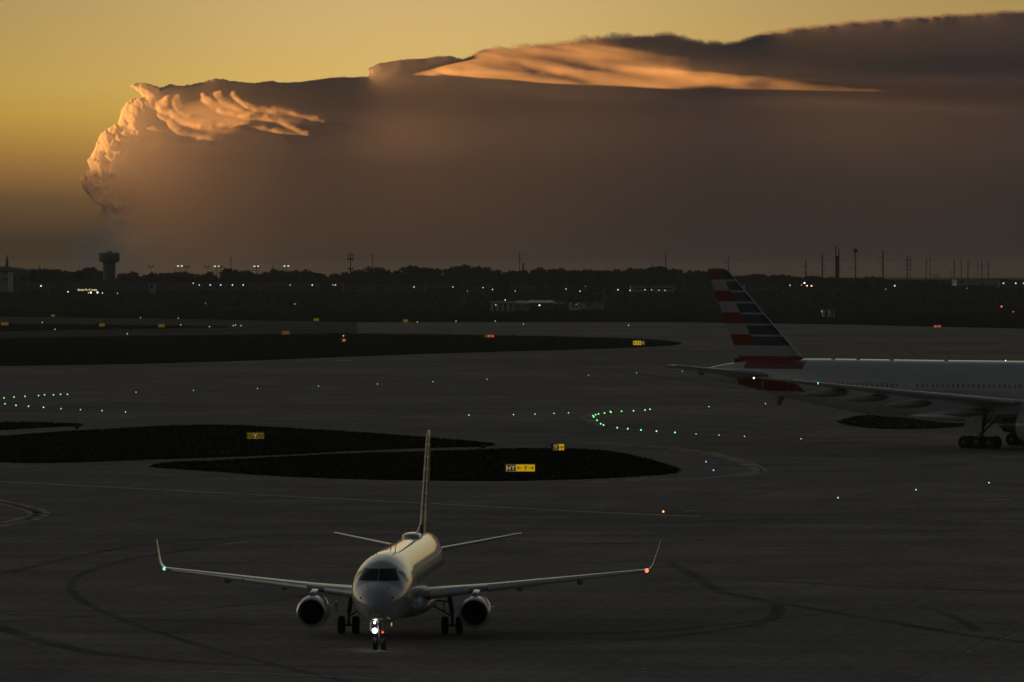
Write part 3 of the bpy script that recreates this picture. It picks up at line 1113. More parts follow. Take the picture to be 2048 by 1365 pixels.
    # doors and cabin windows
    for sgn in (-1, 1):
        d = outline_decal(bv, rounded(5.0, 2.75, .80, 1.75, sgn * 4, 24, 5), (0, -sgn, 0), .03)
        if d:
            MB().add(*d).build('cabin_door', M['dull_metal'], root)
        for k in range(22):
            x = 6.6 + k * .79
            dd = poly_decal(bv, rounded(x, 3.15, .27, .37, sgn * 4), (0, -sgn, 0), .012)
            if dd:
                MB().add(*dd).build('cabin_window', M['glass'], root)
    # radome seam ring
    # wings
    for sgn in (-1, 1):
        wsec = [(1.2, 2.10, 10.4, 5.3, .135, 0), (1.7, 2.14, 10.75, 5.0, .13, 0), (4.4, 2.38, 12.15, 3.55, .12, 0), (8.5, 2.74, 14.30, 2.45, .115, 0), (11.9, 3.04, 16.05, 1.62, .11, 0), (12.25, 3.09, 16.27, 1.50, .10, 12)]
        w = surface(wsec, sgn).build('wing', [M['wing_paint']], root, 40)
        sl_ = [(y, z + .012, x - .03, c * .17, t * 2.6, cant) for y, z, x, c, t, cant in wsec[1:5]]
        for (ya, yb) in ((1.75, 3.6), (4.5, 7.9), (7.95, 11.8)):
            secs = []
            for y in np.linspace(ya, yb, 4):
                yk = [s_[0] for s_ in wsec]
                zz, xx, cc = (np.interp(y, yk, [s_[i] for s_ in wsec]) for i in (1, 2, 3))
                secs.append((y, zz + .004, xx - .05, cc * .22, .56, 0))
            surface(secs, sgn).build('slat', M['bare'], w, 40)
        wl = [(12.25, 3.09, 16.27, 1.50, .10, 12), (12.42, 3.17, 16.45, 1.32, .09, 40), (12.53, 3.36, 16.75, 1.12, .085, 68), (12.64, 3.72, 17.15, .92, .08, 76), (12.76, 4.14, 17.6, .70, .08, 77), (12.86, 4.50, 18.0, .46, .07, 78)]
        surface(wl, sgn).build('winglet', M['white_paint'], w, 50)
        nm = M['nav_green'] if sgn > 0 else M['nav_red']
        MB().ball((16.32, sgn * 12.22, 3.09), .085 if sgn > 0 else .10, 8).build('navigation_light', nm, w, 60)
        for y, x, z in ((5.9, 15.4, 2.30), (8.9, 16.2, 2.58)):
            MB().lathe((x - 1.5, sgn * y, z), (1, 0, -.03), [(0, .02), (.25, .10), (.7, .15), (1.4, .15), (2.0, .08), (2.3, .02)], 16).build('flap_fairing', M['fairing'], w, 50)
        # tailplane
        ts = [(.3, 3.42, 26.7, 2.9, .10, 0), (1.2, 3.56, 27.5, 2.45, .10, 0), (4.85, 4.22, 29.6, 1.30, .10, 0), (5.0, 4.25, 29.75, 1.15, .06, 0)]
        surface(ts, sgn).build('tailplane', M['wing_paint'], root, 40)
        # engine
        y, z, x = sgn * 4.02, 1.33, 9.45
        e = MB().lathe((x, y, z), (1, 0, 0.02), [(.35, .585), (.14, .60), (.04, .635), (0, .665), (.03, .70), (.14, .745), (.45, .795), (1.0, .815), (1.8, .80), (2.5, .72), (3.0, .61), (3.02, .57), (2.6, .55)], 48, caps=False).build('engine', M['white_paint'], root, 50)
        MB().lathe((x, y, z), (1, 0, .02), [(.10, .612), (.04, .636), (0, .667), (.03, .703), (.12, .742), (.16, .752)], 48, caps=False).build('intake_lip', M['bare'], e, 60).location = (-.006, 0, 0)
        fan = MB()
        fan.lathe((x, y, z), (1, 0, .02), [(.66, .02), (.68, .62)], 40)
        for k in range(24):
            a = 2 * math.pi * k / 24
            c1, s1 = math.cos(a), math.sin(a)
            c2, s2 = math.cos(a + .2), math.sin(a + .2)
            fan.add([(x + .60, y + c1 * .16, z + s1 * .16), (x + .64, y + c2 * .16, z + s2 * .16), (x + .64, y + c2 * .60, z + s2 * .60), (x + .58, y + c1 * .60, z + s1 * .60)], [(0, 1, 2, 3)])
        fan.build('fan', M['fan'], e)
        MB().lathe((x, y, z), (1, 0, .02), [(.34, .005), (.40, .07), (.52, .13), (.64, .17)], 20).build('spinner', M['fan'], e, 50)
        MB().lathe((x, y, z), (1, 0, .02), [(.30, .58), (.68, .60), (.70, .2)], 40, caps=False).build('intake_duct', M['black'], e, 50)
        MB().lathe((x, y, z), (1, 0, .0), [(2.4, .50), (3.0, .44), (3.6, .30), (3.9, .24), (3.9, .2)], 32).build('exhaust', M['dull_metal'], e, 50)
        py = []
        for xx, zb, zt, wd in ((x + .75, z + .72, z + .98, .13), (x + 1.0, z + .70, z + 1.04, .16), (x + 2.2, z + .6, z + 1.08, .17), (x + 3.9, z + .35, z + .95, .12), (x + 5.0, z + .6, z + .9, .03)):
            py.append([Vector((xx, y + a * wd, zz)) for a, zz in ((-1, zb), (1, zb), (1, zt - .05), (.7, zt), (-.7, zt), (-1, zt - .05))])
        MB().loft(py).build('pylon', M['white_paint'], e, 40)
        a = -.30 if sgn > 0 else -.22       # strake on the port shoulder of each nacelle
        b0 = Vector((x + .55, y - .76, z + .22))
        MB().add([b0, b0 + Vector((.9, 0, .0)), b0 + Vector((.85, -.24, .14)), b0 + Vector((.45, -.20, .11)), b0 + Vector((0, 0, .025)), b0 + Vector((.9, 0, .025))],
                 [(0, 1, 2, 3), (4, 3, 2, 5), (0, 3, 4), (1, 5, 2)]).build('strake', M['bare'], e)
        # main gear
        gy = sgn * 2.6
        g = MB()
        g.tube((13.85, gy - sgn * .15, 1.95), (13.9, gy, 1.05), .13, .12).tube((13.9, gy, 1.1), (13.9, gy, .42), .075)
        g.tube((13.9, gy - .52, .45), (13.9, gy + .52, .45), .07)
        g.build('main_gear', M['gear'], root, 40)
        gr = root.children[-1]
        MB().tube((13.85, gy - sgn * 1.15, 1.55), (13.9, gy - sgn * .05, .92), .045).tube((13.85, gy - sgn * 1.2, 1.75), (13.9, gy - sgn * .1, 1.62), .04).tube((13.86, gy - sgn * .45, 1.66), (13.88, gy - sgn * .38, 1.16), .03).build('side_brace', M['gear'], gr)
        MB().tube((14.0, gy, .98), (14.28, gy, .74), .03).tube((14.28, gy, .74), (14.02, gy, .46), .03).build('torque_link', M['gear'], gr)
        MB().box((13.9, gy + sgn * .62, 1.35), (.5, .04, .55)).build('gear_door', M['wing_paint'], gr)
        for o in (-.36, .36):
            wheel('wheel', (13.9, gy + o, .45), .45, .34, gr)
    # fin
    fm = stripes_material('flag_fin_small', 9.66, .62, 27.6, .72, 5.0, 5.6)
    fs_ = [(0, 4.2, 25.4, 5.0, .105, 90), (0, 4.9, 26.15, 4.35, .105, 90), (0, 7.3, 28.0, 3.3, .10, 90), (0, 9.3, 29.55, 2.35, .10, 90), (0, 9.58, 29.85, 2.1, .09, 90), (0, 9.70, 30.2, 1.6, .05, 90)]
    fin = surface(fs_).build('tail_fin', fm, root, 40)
    MB().loft([[Vector((22.5 + a * 4.6, b * .08, 4.50)) for a, b in AF], [Vector((25.2 + a * 1.2, b * .05, 4.95)) for a, b in AF]]).build('dorsal_fillet', M['white_paint'], root, 40)
    le = [(0, z, x - .02, c * .05, t * 3.2, 90) for _, z, x, c, t, _ in fs_[1:5]]
    surface([(y, z, x, c * .45, t * 2.3, k) for y, z, x, c, t, k in le]).build('leading_edge', M['bare'], fin, 40)
    # nose gear with its lights
    g = MB()
    g.tube((2.35, 0, 1.35), (2.55, 0, .80), .075).tube((2.55, 0, .82), (2.55, 0, .31), .05).tube((2.55, -.26, .31), (2.55, .26, .31), .045).tube((2.1, 0, 1.28), (2.5, 0, .86), .035)
    g.tube((2.40, -.30, .95), (2.40, .30, .95), .035).tube((2.36, -.20, 1.33), (2.40, -.2, .95), .02)
    ng = g.build('nose_gear', M['gear'], root, 40)
    for o in (-.20, .20):
        wheel('wheel', (2.55, o, .31), .31, .20, ng)
    MB().lathe((2.30, .20, .96), (-1, 0, -.05), [(-.14, .05), (-.02, .115), (.0, .125), (.02, .10)], 20).build('taxi_light', M['taxi_lamp'], ng, 40)
    MB().lathe((2.25, .20, 1.33), (-1, 0, 0), [(-.08, .02), (0, .042), (.02, .03)], 14).build('landing_light', M['taxi_lamp'], ng, 40)
    MB().ball((2.30, -.18, .88), .045, 8).build('red_light', M['beacon_red'], ng, 60)
    for o in (-.62, .42):
        MB().box((2.7, o, 1.16), (1.0, .03, .38)).build('gear_door', M['wing_paint'], ng)
    MB().box((2.19, -.62, 1.27), (.02, .05, .16)).build('glint_strip', M['lime'], ng)  # glowing strip added for a glint at the gear door
    MB().lathe((13.0, 0, .98), (0, 0, -1), [(-.06, .10), (.04, .09), (.1, .03)], 14).build('belly_beacon', M['dull_metal'], root, 40)


regional_jet()


# ------------------------------------------------------------------ wide-body jet (stations measured aft of the main gear)
def wide_jet():
    aft = Vector((-.848, .530, 0))
    root = empty('wide_body_jet', (51.5, 544.25, 0), math.atan2(aft.y, aft.x))
    tag(root, 'large grey wide body jet with red, white and blue striped tail', 'airplane')
    ZC = 5.92
    st = ([-37.0, -36.8, -36.2, -35, -33, -30.5, -27, 8, 14, 20, 26, 31, 35, 36.6],
          [5.2, 5.7, 6.3, 7.1, 8.2, 8.85, 9.04, 9.06, 9.08, 9.10, 9.04, 8.75, 8.15, 7.75],
          [5.0, 4.5, 4.1, 3.55, 3.1, 2.88, 2.82, 2.82, 3.05, 3.75, 4.85, 5.95, 6.75, 7.0],
          [.1, .6, 1.2, 1.9, 2.6, 3.0, 3.1, 3.1, 3.05, 2.8, 2.15, 1.35, .55, .15],
          [5.1, 5.2, 5.3, 5.5, 5.75, 5.9, ZC, ZC, 6.0, 6.3, 6.8, 7.2, 7.45, 7.4])
    fb = body(st, 56)
    bv = bvh_of(fb)
    m = M['silver'].copy()
    m.name = 'silver_paint_with_red_band'
    t = m.node_tree
    p = t.nodes['Principled BSDF']
    old = p.inputs['Base Color'].links[0].from_socket
    c = [n for n in t.nodes if n.type == 'TEX_COORD'][0]
    s = N(t, 'ShaderNodeSeparateXYZ')
    t.links.new(c.outputs['Object'], s.inputs[0])
    x, z = s.outputs[0], s.outputs[2]
    b1 = math_node(t, 'MULTIPLY', math_node(t, 'MULTIPLY', math_node(t, 'GREATER_THAN', x, 22.9), math_node(t, 'LESS_THAN', x, 30.6)), math_node(t, 'GREATER_THAN', z, 7.98))
    a1 = math_node(t, 'GREATER_THAN', x, math_node(t, 'ADD', 22.3, math_node(t, 'MULTIPLY', math_node(t, 'SUBTRACT', z, 5.6), 1.25)))
    a2 = math_node(t, 'LESS_THAN', x, 31.4)
    a3 = math_node(t, 'MULTIPLY', math_node(t, 'GREATER_THAN', z, 5.60), math_node(t, 'LESS_THAN', z, 6.95))
    t.links.new(mix(t, math_node(t, 'MAXIMUM', math_node(t, 'MULTIPLY', math_node(t, 'MULTIPLY', a1, a2), a3), b1), old, (.20, .018, .020)), p.inputs['Base Color'])
    fus = fb.build('fuselage', m, root, 60)
    body(([-14, -12, -8, 0, 6, 9, 11], [3.4, 4.1, 4.6, 4.6, 4.2, 3.8, 3.4], [3.0, 2.55, 2.35, 2.35, 2.5, 2.7, 3.0], [1.2, 2.8, 3.5, 3.6, 3.2, 2.4, 1.0], [3.2, 3.2, 3.2, 3.2, 3.2, 3.2, 3.2]), 36).build('belly_fairing', M['silver'], root, 50)
    # cabin windows: starboard, aft of the wing and over it
    for k in range(58):
        xx = 20.6 - k * .60
        if 8.9 < xx < 10.7 or abs(xx + 9) < 1.0:
            continue
        d = poly_decal(bv, rounded(xx, 6.45, .27, .40, 6), (0, -1, 0), .012)
        if d:
            MB().add(*d).build('cabin_window', M['cabin_glass'], root)
    for xx, zz, w, h in ((9.8, 6.35, 1.07, 1.9), (24.0, 6.35, 1.07, 1.85), (-9, 6.35, 1.07, 1.9)):
        d = outline_decal(bv, rounded(xx, zz, w, h, 6, 28, 6), (0, -1, 0), .05)
        if d:
            MB().add(*d).build('cabin_door', M['seal'], root)
    mb = MB()
    text_into(mb, 'N770AN', .62, (0, 0, 0), (1, 0, 0), (0, 1, 0), (0, 0, 1))
    vs = []
    for v in mb.v:
        hit, no, _, _ = bv.ray_cast(Vector((20.9 - v.x, 6, 5.15 + v.y)), Vector((0, -1, 0)))
        vs.append(hit + (no if no.y > 0 else -no) * .015)
    mb.v = vs
    mb.build('registration_lettering', M['black'], root)
    d = quad_decal(bv, [(28.0, 6, 6.0), (28.1, 6, 6.0), (27.9, 6, 6.8), (27.8, 6, 6.8)], (0, -1, 0), (2, 4), .012)
    if d:
        MB().add(*d).build('outflow_panel', M['seal'], root)
    d = quad_decal(bv, [(17.2, 6, 5.3), (17.5, 6, 5.3), (17.5, 6, 5.5), (17.2, 6, 5.5)], (0, -1, 0), (2, 2), .012)
    if d:
        MB().add(*d).build('static_port', M['black'], root)
    for xx, hh in ((6.5, .4), (17.0, .35), (20.0, .35), (13.0, .5), (-5, .4)):
        hit, no, _, _ = bv.ray_cast(Vector((xx, 0, 14)), Vector((0, 0, -1)))
        MB().loft([[hit + Vector((a * .55, b * .07, -.02)) for a, b in AF], [hit + Vector((a * .3 + .2, b * .04, hh)) for a, b in AF]]).build('blade_antenna', M['wing_paint'], root, 40)
    hit, no, _, _ = bv.ray_cast(Vector((-.2, 0, 14)), Vector((0, 0, -1)))
    MB().ball(hit + Vector((0, 0, .03)), .05, 8).build('crown_light', M['white_lamp'], root, 50)
    MB().loft([[Vector((26.2 + a * .9, b * .1, 4.95)) for a, b in AF], [Vector((26.7 + a * .45, b * .06, 4.05)) for a, b in AF]]).build('tail_skid', M['dull_metal'], root, 40)
    # wings
    for sgn in (-1, 1):
        ws = [(2.0, 4.05, -12.5, 14.8, .12, 0), (3.2, 4.15, -11.6, 13.6, .12, 0), (10, 4.95, -6.9, 8.4, .11, 0), (20, 6.10, 0.2, 5.6, .10, 0), (28.6, 7.12, 6.3, 3.1, .10, 0), (30.6, 7.40, 8.6, 1.9, .09, 0), (32.3, 7.66, 11.6, .45, .08, 0)]
        w = surface(ws, sgn).build('wing', M['wing_paint'], root, 40)
        for ya, yb in ((3.5, 8.6), (10.6, 19.4), (19.5, 28.4)):
            secs = []
            for y in np.linspace(ya, yb, 5):
                zz, xx, cc = (np.interp(y, [q[0] for q in ws], [q[i] for q in ws]) for i in (1, 2, 3))
                secs.append((y, zz - .01, xx - .06, cc * .13, .12 * 4.6, 0))
            surface(secs, sgn).build('slat', M['bare'], w, 40)
        if sgn > 0:
            MB().ball((6.5, 28.65, 7.14), .10, 8).build('navigation_light', M['nav_green'], w, 60)
            MB().ball((11.9, 32.2, 7.66), .10, 8).build('strobe_light', M['white_lamp'], w, 60)
        for y, xa, z in ((6.2, -1.5, 3.9), (13.5, 1.5, 4.9), (19, 3.5, 5.6), (24, 5.4, 6.2)):
            MB().lathe((xa, sgn * y, z), (1, 0, -.06), [(0, .03), (.6, .30), (1.8, .42), (3.4, .40), (4.8, .2), (5.6, .03)], 18).build('flap_fairing', M['fairing'], w, 50)
        ts = [(.8, 7.25, 26.3, 7.4, .10, 0), (2.0, 7.35, 27.3, 6.5, .10, 0), (10.4, 8.35, 33.0, 2.6, .10, 0), (10.8, 8.40, 33.7, 1.8, .05, 0)]
        tp = surface(ts, sgn).build('tailplane', M['wing_paint'], root, 40)
        surface([(y, z - .005, x - .04, c * .07, .10 * 3.4, 0) for y, z, x, c, t_, _ in ts[1:3]], sgn).build('leading_edge', M['bare'], tp, 40)
        # engine
        y, z, x = sgn * 9.61, 2.62, -13.2
        e = MB().lathe((x, y, z), (1, 0, 0), [(.6, 1.50), (.2, 1.55), (0, 1.66), (.1, 1.78), (.6, 1.92), (1.8, 2.02), (4.0, 1.96), (5.6, 1.72), (6.3, 1.52), (6.32, 1.45), (5.6, 1.4)], 48, caps=False).build('engine', M['silver'], root, 50)
        MB().lathe((x, y, z), (1, 0, 0), [(5.2, 1.2), (6.4, 1.08), (7.6, .78), (8.3, .70), (8.3, .5), (9.0, .1)], 32).build('exhaust', M['dull_metal'], e, 50)
        MB().lathe((x, y, z), (1, 0, 0), [(1.2, .02), (1.25, 1.52)], 40).build('fan', M['fan'], e)
        py = []
        for xx, zb, zt, wd in ((x + 1.6, z + 1.85, z + 2.05, .2), (x + 3.5, z + 1.8, z + 2.5, .28), (x + 6.5, z + 1.2, z + 2.5, .3), (x + 9.5, z + 1.0, z + 2.2, .2)):
            py.append([Vector((xx, y + k * wd, zz)) for k, zz in ((-1, zb), (1, zb), (1, zt), (-1, zt))])
        MB().loft(py).build('pylon', M['silver'], e, 40)
        # main gear bogie
        gy = sgn * 5.49
        g = MB()
        g.tube((-.6, gy - sgn * .1, 3.9), (0, gy, .98), .22, .19, 14).tube((-1.45, gy, .70), (1.45, gy, .66), .16, .16, 12)
        for k in (-1.46, 0, 1.46):
            g.tube((k, gy - .7, .67), (k, gy + .7, .67), .10)
        gr = g.build('main_gear', M['gear'], root, 40)
        MB().tube((2.0, gy - sgn * .6, 3.7), (.1, gy, 1.5), .10).tube((-2.1, gy - sgn * .3, 3.5), (-.1, gy, 1.45), .10).tube((.05, gy - sgn * 2.6, 3.3), (.05, gy, 1.6), .09).build('side_brace', M['gear'], gr)
        MB().tube((-.15, gy, 1.5), (-1.0, gy, 1.02), .06).tube((-1.0, gy, 1.02), (-1.3, gy, .75), .06).tube((.2, gy, 1.3), (1.1, gy, .8), .07).build('torque_link', M['gear'], gr)
        MB().box((.3, gy + sgn * .95, 2.45), (2.0, .08, 1.5)).build('gear_door', M['silver'], gr)
        for k in (-1.46, 0, 1.46):
            for o in (-.70, .70):
                wheel('wheel', (k, gy + o, .67), .67, .50, gr)
    # nose gear (outside the picture, but it holds the nose up)
    g = MB().tube((-31.2, 0, 3.0), (-31.2, 0, .5), .16).tube((-31.2, -.45, .54), (-31.2, .45, .54), .08).build('nose_gear', M['gear'], root, 40)
    for o in (-.42, .42):
        wheel('wheel', (-31.2, o, .54), .54, .38, g)
    # fin
    fm = stripes_material('flag_fin', 18.74, 1.185, 29.74, .542, 10.53, 10.45)
    fs_ = [(0, 8.6, 23.4, 8.4, .10, 90), (0, 9.3, 24.2, 7.75, .10, 90), (0, 14.0, 28.9, 5.05, .10, 90), (0, 18.3, 33.0, 2.68, .09, 90), (0, 18.66, 33.5, 2.2, .08, 90), (0, 18.76, 34.0, 1.5, .04, 90)]
    fin = surface(fs_).build('tail_fin', fm, root, 40)
    surface([(0, z, x - .05, c * .045, .10 * 4.2, 90) for _, z, x, c, t_, _ in fs_[1:4]]).build('leading_edge', M['bare'], fin, 40)
    MB().lathe((36.0, 0, 7.42), (1, 0, .1), [(-.3, .34), (.4, .30), (.7, .26), (.7, .2)], 18).build('exhaust_outlet', M['dull_metal'], root, 40)
    MB().loft([[Vector((31.6 + a * .9, b * .1, 8.55)) for a, b in AF], [Vector((31.9 + a * .5, b * .08, 9.05)) for a, b in AF]]).build('drain_mast', M['black'], root, 40)


wide_jet()


# ------------------------------------------------------------------ guidance signs
M['sign_yellow'] = mat('lit_yellow_panel', (.75, .50, .02), .45, emit=(1.0, .60, .015), estr=.42, vary=.12, scale=2.5)
M['sign_dim'] = mat('dim_yellow_panel', (.55, .37, .03), .45, emit=(1.0, .62, .02), estr=.085, vary=.2, scale=2.5)
M['sign_red'] = mat('lit_red_panel', (.55, .05, .03), .45, emit=(1.0, .10, .05), estr=.22, vary=.2, scale=2.5)
M['sign_black'] = mat('black_panel_face', (.012, .012, .012), .45, vary=.3, scale=2.5)
M['sign_white'] = mat('lit_white_letter', (.7, .68, .55), .5, emit=(1, .92, .62), estr=.38, vary=.1, scale=3)
M['legend_yellow'] = mat('lit_yellow_letter', (.7, .6, .2), .5, emit=(1, .78, .28), estr=.40, vary=.1, scale=3)
M['cabinet'] = mat('sign_cabinet', (.02, .02, .02), .6, vary=.2, scale=3)


def arrow_into(mb, cx, cz, L, dx, dz, y, w=.07):
    d = Vector((dx, 0, dz)).normalized()
    n = Vector((-d.z, 0, d.x))
    c = Vector((cx, y, cz))
    a, b = c - d * L / 2, c + d * (L / 2 - .02)
    mb.add([a - n * w / 2, b - n * w / 2, b + n * w / 2, a + n * w / 2], [(0, 1, 2, 3)])
    for sg in (-1, 1):
        e = c + d * L / 2
        f = e - d * L * .36 + n * sg * L * .36
        k = (f - e).normalized()
        q = Vector((-k.z, 0, k.x)) * w / 2
        mb.add([e - q, f - q, f + q, e + q], [(0, 1, 2, 3)])


def guidance_sign(x0, x1, yt, yb, panels, label, rz=0.0, name='guidance_sign', group='lit guidance signs beside the taxiways'):
    p = ground((x0 + x1) / 2, yb)
    k = p.y / F
    w, h = (x1 - x0) * k / math.cos(rz), (yb - yt) * k
    root = empty(name, p, rz)
    tag(root, label, 'sign', group)
    z0 = .22 * h if h < 1.2 else .18
    b = MB()
    b.box((0, .14, (h + z0) / 2), (w, .26, h - z0))
    b.box((0, .14, h + .015), (w + .04, .32, .03))
    b.build('cabinet', M['cabinet'], root)
    for sx in ((-w * .38, w * .38) if w > .8 else (0,)):
        MB().box((sx, .14, z0 / 2), (.08, .10, z0)).build('leg', M['dull_metal'], root)
    x = -w / 2 + .02
    hh = h - z0
    for frac, m, legend in panels:
        pw = (w - .04) * frac
        bow = MB()
        n = 8
        vs, fs = [], []
        for i in range(n + 1):
            u = i / n
            yy = .005 - .05 * math.sin(math.pi * u) - .006
            for zz in (z0 + .03, h - .02):
                vs.append((x + .015 + (pw - .03) * u, yy, zz))
        fs = [(2 * i, 2 * i + 2, 2 * i + 3, 2 * i + 1) for i in range(n)]
        bow.add(vs, fs)
        pn = bow.build('sign_panel', M[m], root, 60)
        lm = {'sign_black': 'legend_yellow', 'sign_yellow': 'cabinet', 'sign_dim': 'cabinet', 'sign_red': 'sign_white'}[m]
        if legend:
            mb = MB()
            cur = x + pw / 2
            n_l = len(legend)
            step = pw / (n_l + .25)
            for i, ch in enumerate(legend):
                cx = x + step * (.62 + i)
                cz = z0 + hh * .50
                if ch in '<>^':
                    dx, dz = {'<': (-1, 0), '>': (1, 0), '^': (.75, .75)}[ch]
                    arrow_into(mb, cx, cz, min(step * .86, hh * .6), dx, dz, -.062, hh * .085)
                elif ch == '|':
                    mb.add([(cx - .10, -.062, cz - hh * .28), (cx + .10, -.062, cz - hh * .28), (cx + .10, -.062, cz + hh * .28), (cx - .10, -.062, cz + hh * .28)], [(0, 1, 2, 3)])
                else:
                    text_into(mb, ch, hh * .82, (cx, -.062, cz - hh * .29), (1, 0, 0), (0, 0, 1), (0, 1, 0), center=True)
            mb.build('lettering', M[lm], pn)
        if m == 'sign_black' and legend:
            fr = MB()
            for (a, b_, c, d) in ((.03, .03, pw - .03, .05), (.03, hh - .07, pw - .03, hh - .05), (.03, .03, .05, hh - .05), (pw - .05, .03, pw - .03, hh - .05)):
                fr.add([(x + a, -.060, z0 + b_), (x + c, -.060, z0 + b_), (x + c, -.060, z0 + d), (x + a, -.060, z0 + d)], [(0, 1, 2, 3)])
            fr.build('border', M['legend_yellow'], pn)
        x += pw
    return root


guidance_sign(1011, 1070.5, 929, 948, [(.35, 'sign_black', 'HY'), (.65, 'sign_yellow', '<Y>')], 'lit taxiway sign reading HY with yellow Y arrow panel on the nearest grass island')
guidance_sign(1102, 1129, 888, 905, [(.16, 'sign_black', ''), (.40, 'sign_black', 'Y'), (.44, 'sign_yellow', 'H>')], 'short lit taxiway sign with a black Y panel beside a yellow H arrow panel', R(-12))
guidance_sign(494, 528.5, 865.5, 882, [(.34, 'sign_dim', '<G'), (.30, 'sign_black', 'Y'), (.36, 'sign_dim', 'G^')], 'lit taxiway sign with a black Y between two yellow G panels, left grass island', R(6))
guidance_sign(2, 17, 645, 652, [(.30, 'sign_dim', ''), (.70, 'sign_dim', '||')], 'small dim yellow sign by the far runway at the left edge of the picture')
guidance_sign(189, 209.5, 647, 654.5, [(.45, 'sign_black', ''), (.55, 'sign_dim', '||')], 'half black half yellow sign on the thin grass sliver between the runways')
guidance_sign(316, 329.5, 648.5, 656, [(1, 'sign_dim', '|||')], 'all yellow sign on the thin grass sliver, right of the half black one')
guidance_sign(564, 579, 662.5, 670.5, [(1, 'sign_dim', '|||')], 'yellow sign with dark marks on the edge of the far grass strip')
guidance_sign(627, 638, 637, 643.5, [(1, 'sign_dim', '')], 'dull yellow sign beyond the far runway, above the yellow sign with dark marks')
guidance_sign(806, 816, 639, 646, [(1, 'sign_dim', '')], 'plain yellow sign beyond the far runway near the middle of the picture')
guidance_sign(102, 110, 629.5, 635, [(1, 'sign_dim', '')], 'faint small sign in the far grass near the left edge')
guidance_sign(1266, 1290, 682, 692, [(.70, 'sign_yellow', '|||'), (.30, 'sign_black', '|')], 'bright yellow sign at the tip of the far grass strip')
guidance_sign(969, 989, 669.5, 677, [(.25, 'sign_dim', '|'), (.75, 'sign_red', '||')], 'red lit holding sign with a small pale panel on the far grass strip')
guidance_sign(1867, 1883, 650.5, 657, [(1, 'sign_red', '||')], 'red lit holding sign beyond the runway above the wide body jet')
g = guidance_sign(683.5, 692.5, 677.5, 686, [(1, 'sign_red', '|')], 'small glowing red box sign alone on the far grass strip')


# round marker posts
def marker_post(x, yt, yb, label):
    p = ground(x, yb)
    k = p.y / F
    h = (yb - yt) * k
    root = empty('round_marker_post', p)
    tag(root, label, 'marker post', 'round marker posts at the grass tips')
    MB().tube((0, 0, 0), (0, 0, h - .55), .035, .035, 8).build('post', M['dull_metal'], root)
    mb = MB()
    n = 24
    vs = []
    for yy in (-.04, .04):
        for r in (.20, .30):
            vs += [(r * math.cos(2 * math.pi * i / n), yy, h - .30 + r * math.sin(2 * math.pi * i / n)) for i in range(n)]
    fs = []
    for i in range(n):
        j = (i + 1) % n
        fs += [(i, j, n + j, n + i), (2 * n + i, 3 * n + i, 3 * n + j, 2 * n + j), (i, 2 * n + i, 2 * n + j, j), (n + i, n + j, 3 * n + j, 3 * n + i)]
    mb.add(vs, fs)
    mb.build('ring', M['dull_metal'], root, 40)
    MB().lathe((0, -.02, h - .30), (0, 1, 0), [(0, .205), (.04, .205)], 20).build('disc', M['hub'], root)


marker_post(154, 848, 867, 'dark round sign on a post at the tip of the left grass wedge')
marker_post(966.5, 886, 904, 'dark round sign on a post between the two grass islands')

# ------------------------------------------------------------------ taxiway lights
M['lt_green'] = mat('green_taxi_lens', (.2, .6, .3), .3, emit=(.26, 1.0, .32), estr=1.7)
M['lt_white'] = mat('white_taxi_lens', (.7, .7, .7), .3, emit=(.85, .95, .88), estr=.8)
M['lt_blue'] = mat('blue_taxi_lens', (.3, .3, .8), .3, emit=(.42, .45, 1.0), estr=1.2)
M['lt_amber'] = mat('amber_lens', (.8, .4, .2), .3, emit=(1.0, .30, .10), estr=3)
M['lt_red'] = mat('red_lens', (.8, .1, .1), .3, emit=(1.0, .12, .06), estr=5)
M['lt_warm'] = mat('warm_lens', (.8, .7, .5), .3, emit=(1.0, .78, .50), estr=4)


def light_mesh(m, r):
    mb = MB()
    mb.tube((0, 0, 0), (0, 0, .22), .04, .035, 8)
    mb.lathe((0, 0, .22), (0, 0, 1), [(0, r * .7), (.04, r), (r, r), (r * 1.7, r * .6), (r * 2, .01)], 12, 1)
    return mesh(mb.v, mb.f, 'light', mb.mi), [M['dull_metal'], M[m]]


LM = {}
for key, m, r in (('green', 'lt_green', .085), ('dot', 'lt_green', .065), ('white', 'lt_white', .07), ('small', 'lt_white', .06), ('blue', 'lt_blue', .07), ('amber', 'lt_amber', .075), ('warm', 'lt_warm', .10), ('far', 'lt_white', .17)):
    me, ms = light_mesh(m, r)
    for q in ms:
        me.materials.append(q)
    LM[key] = me


def lights(pts, key, label, group, cat='taxiway light'):
    for i, (x, y) in enumerate(pts):
        o = bpy.data.objects.new('taxiway_light', LM[key])
        COL.objects.link(o)
        p = ground(x, y, .25)
        o.location = (p.x, p.y, .02)
        tag(o, label[i] if isinstance(label, list) else label, cat, group)


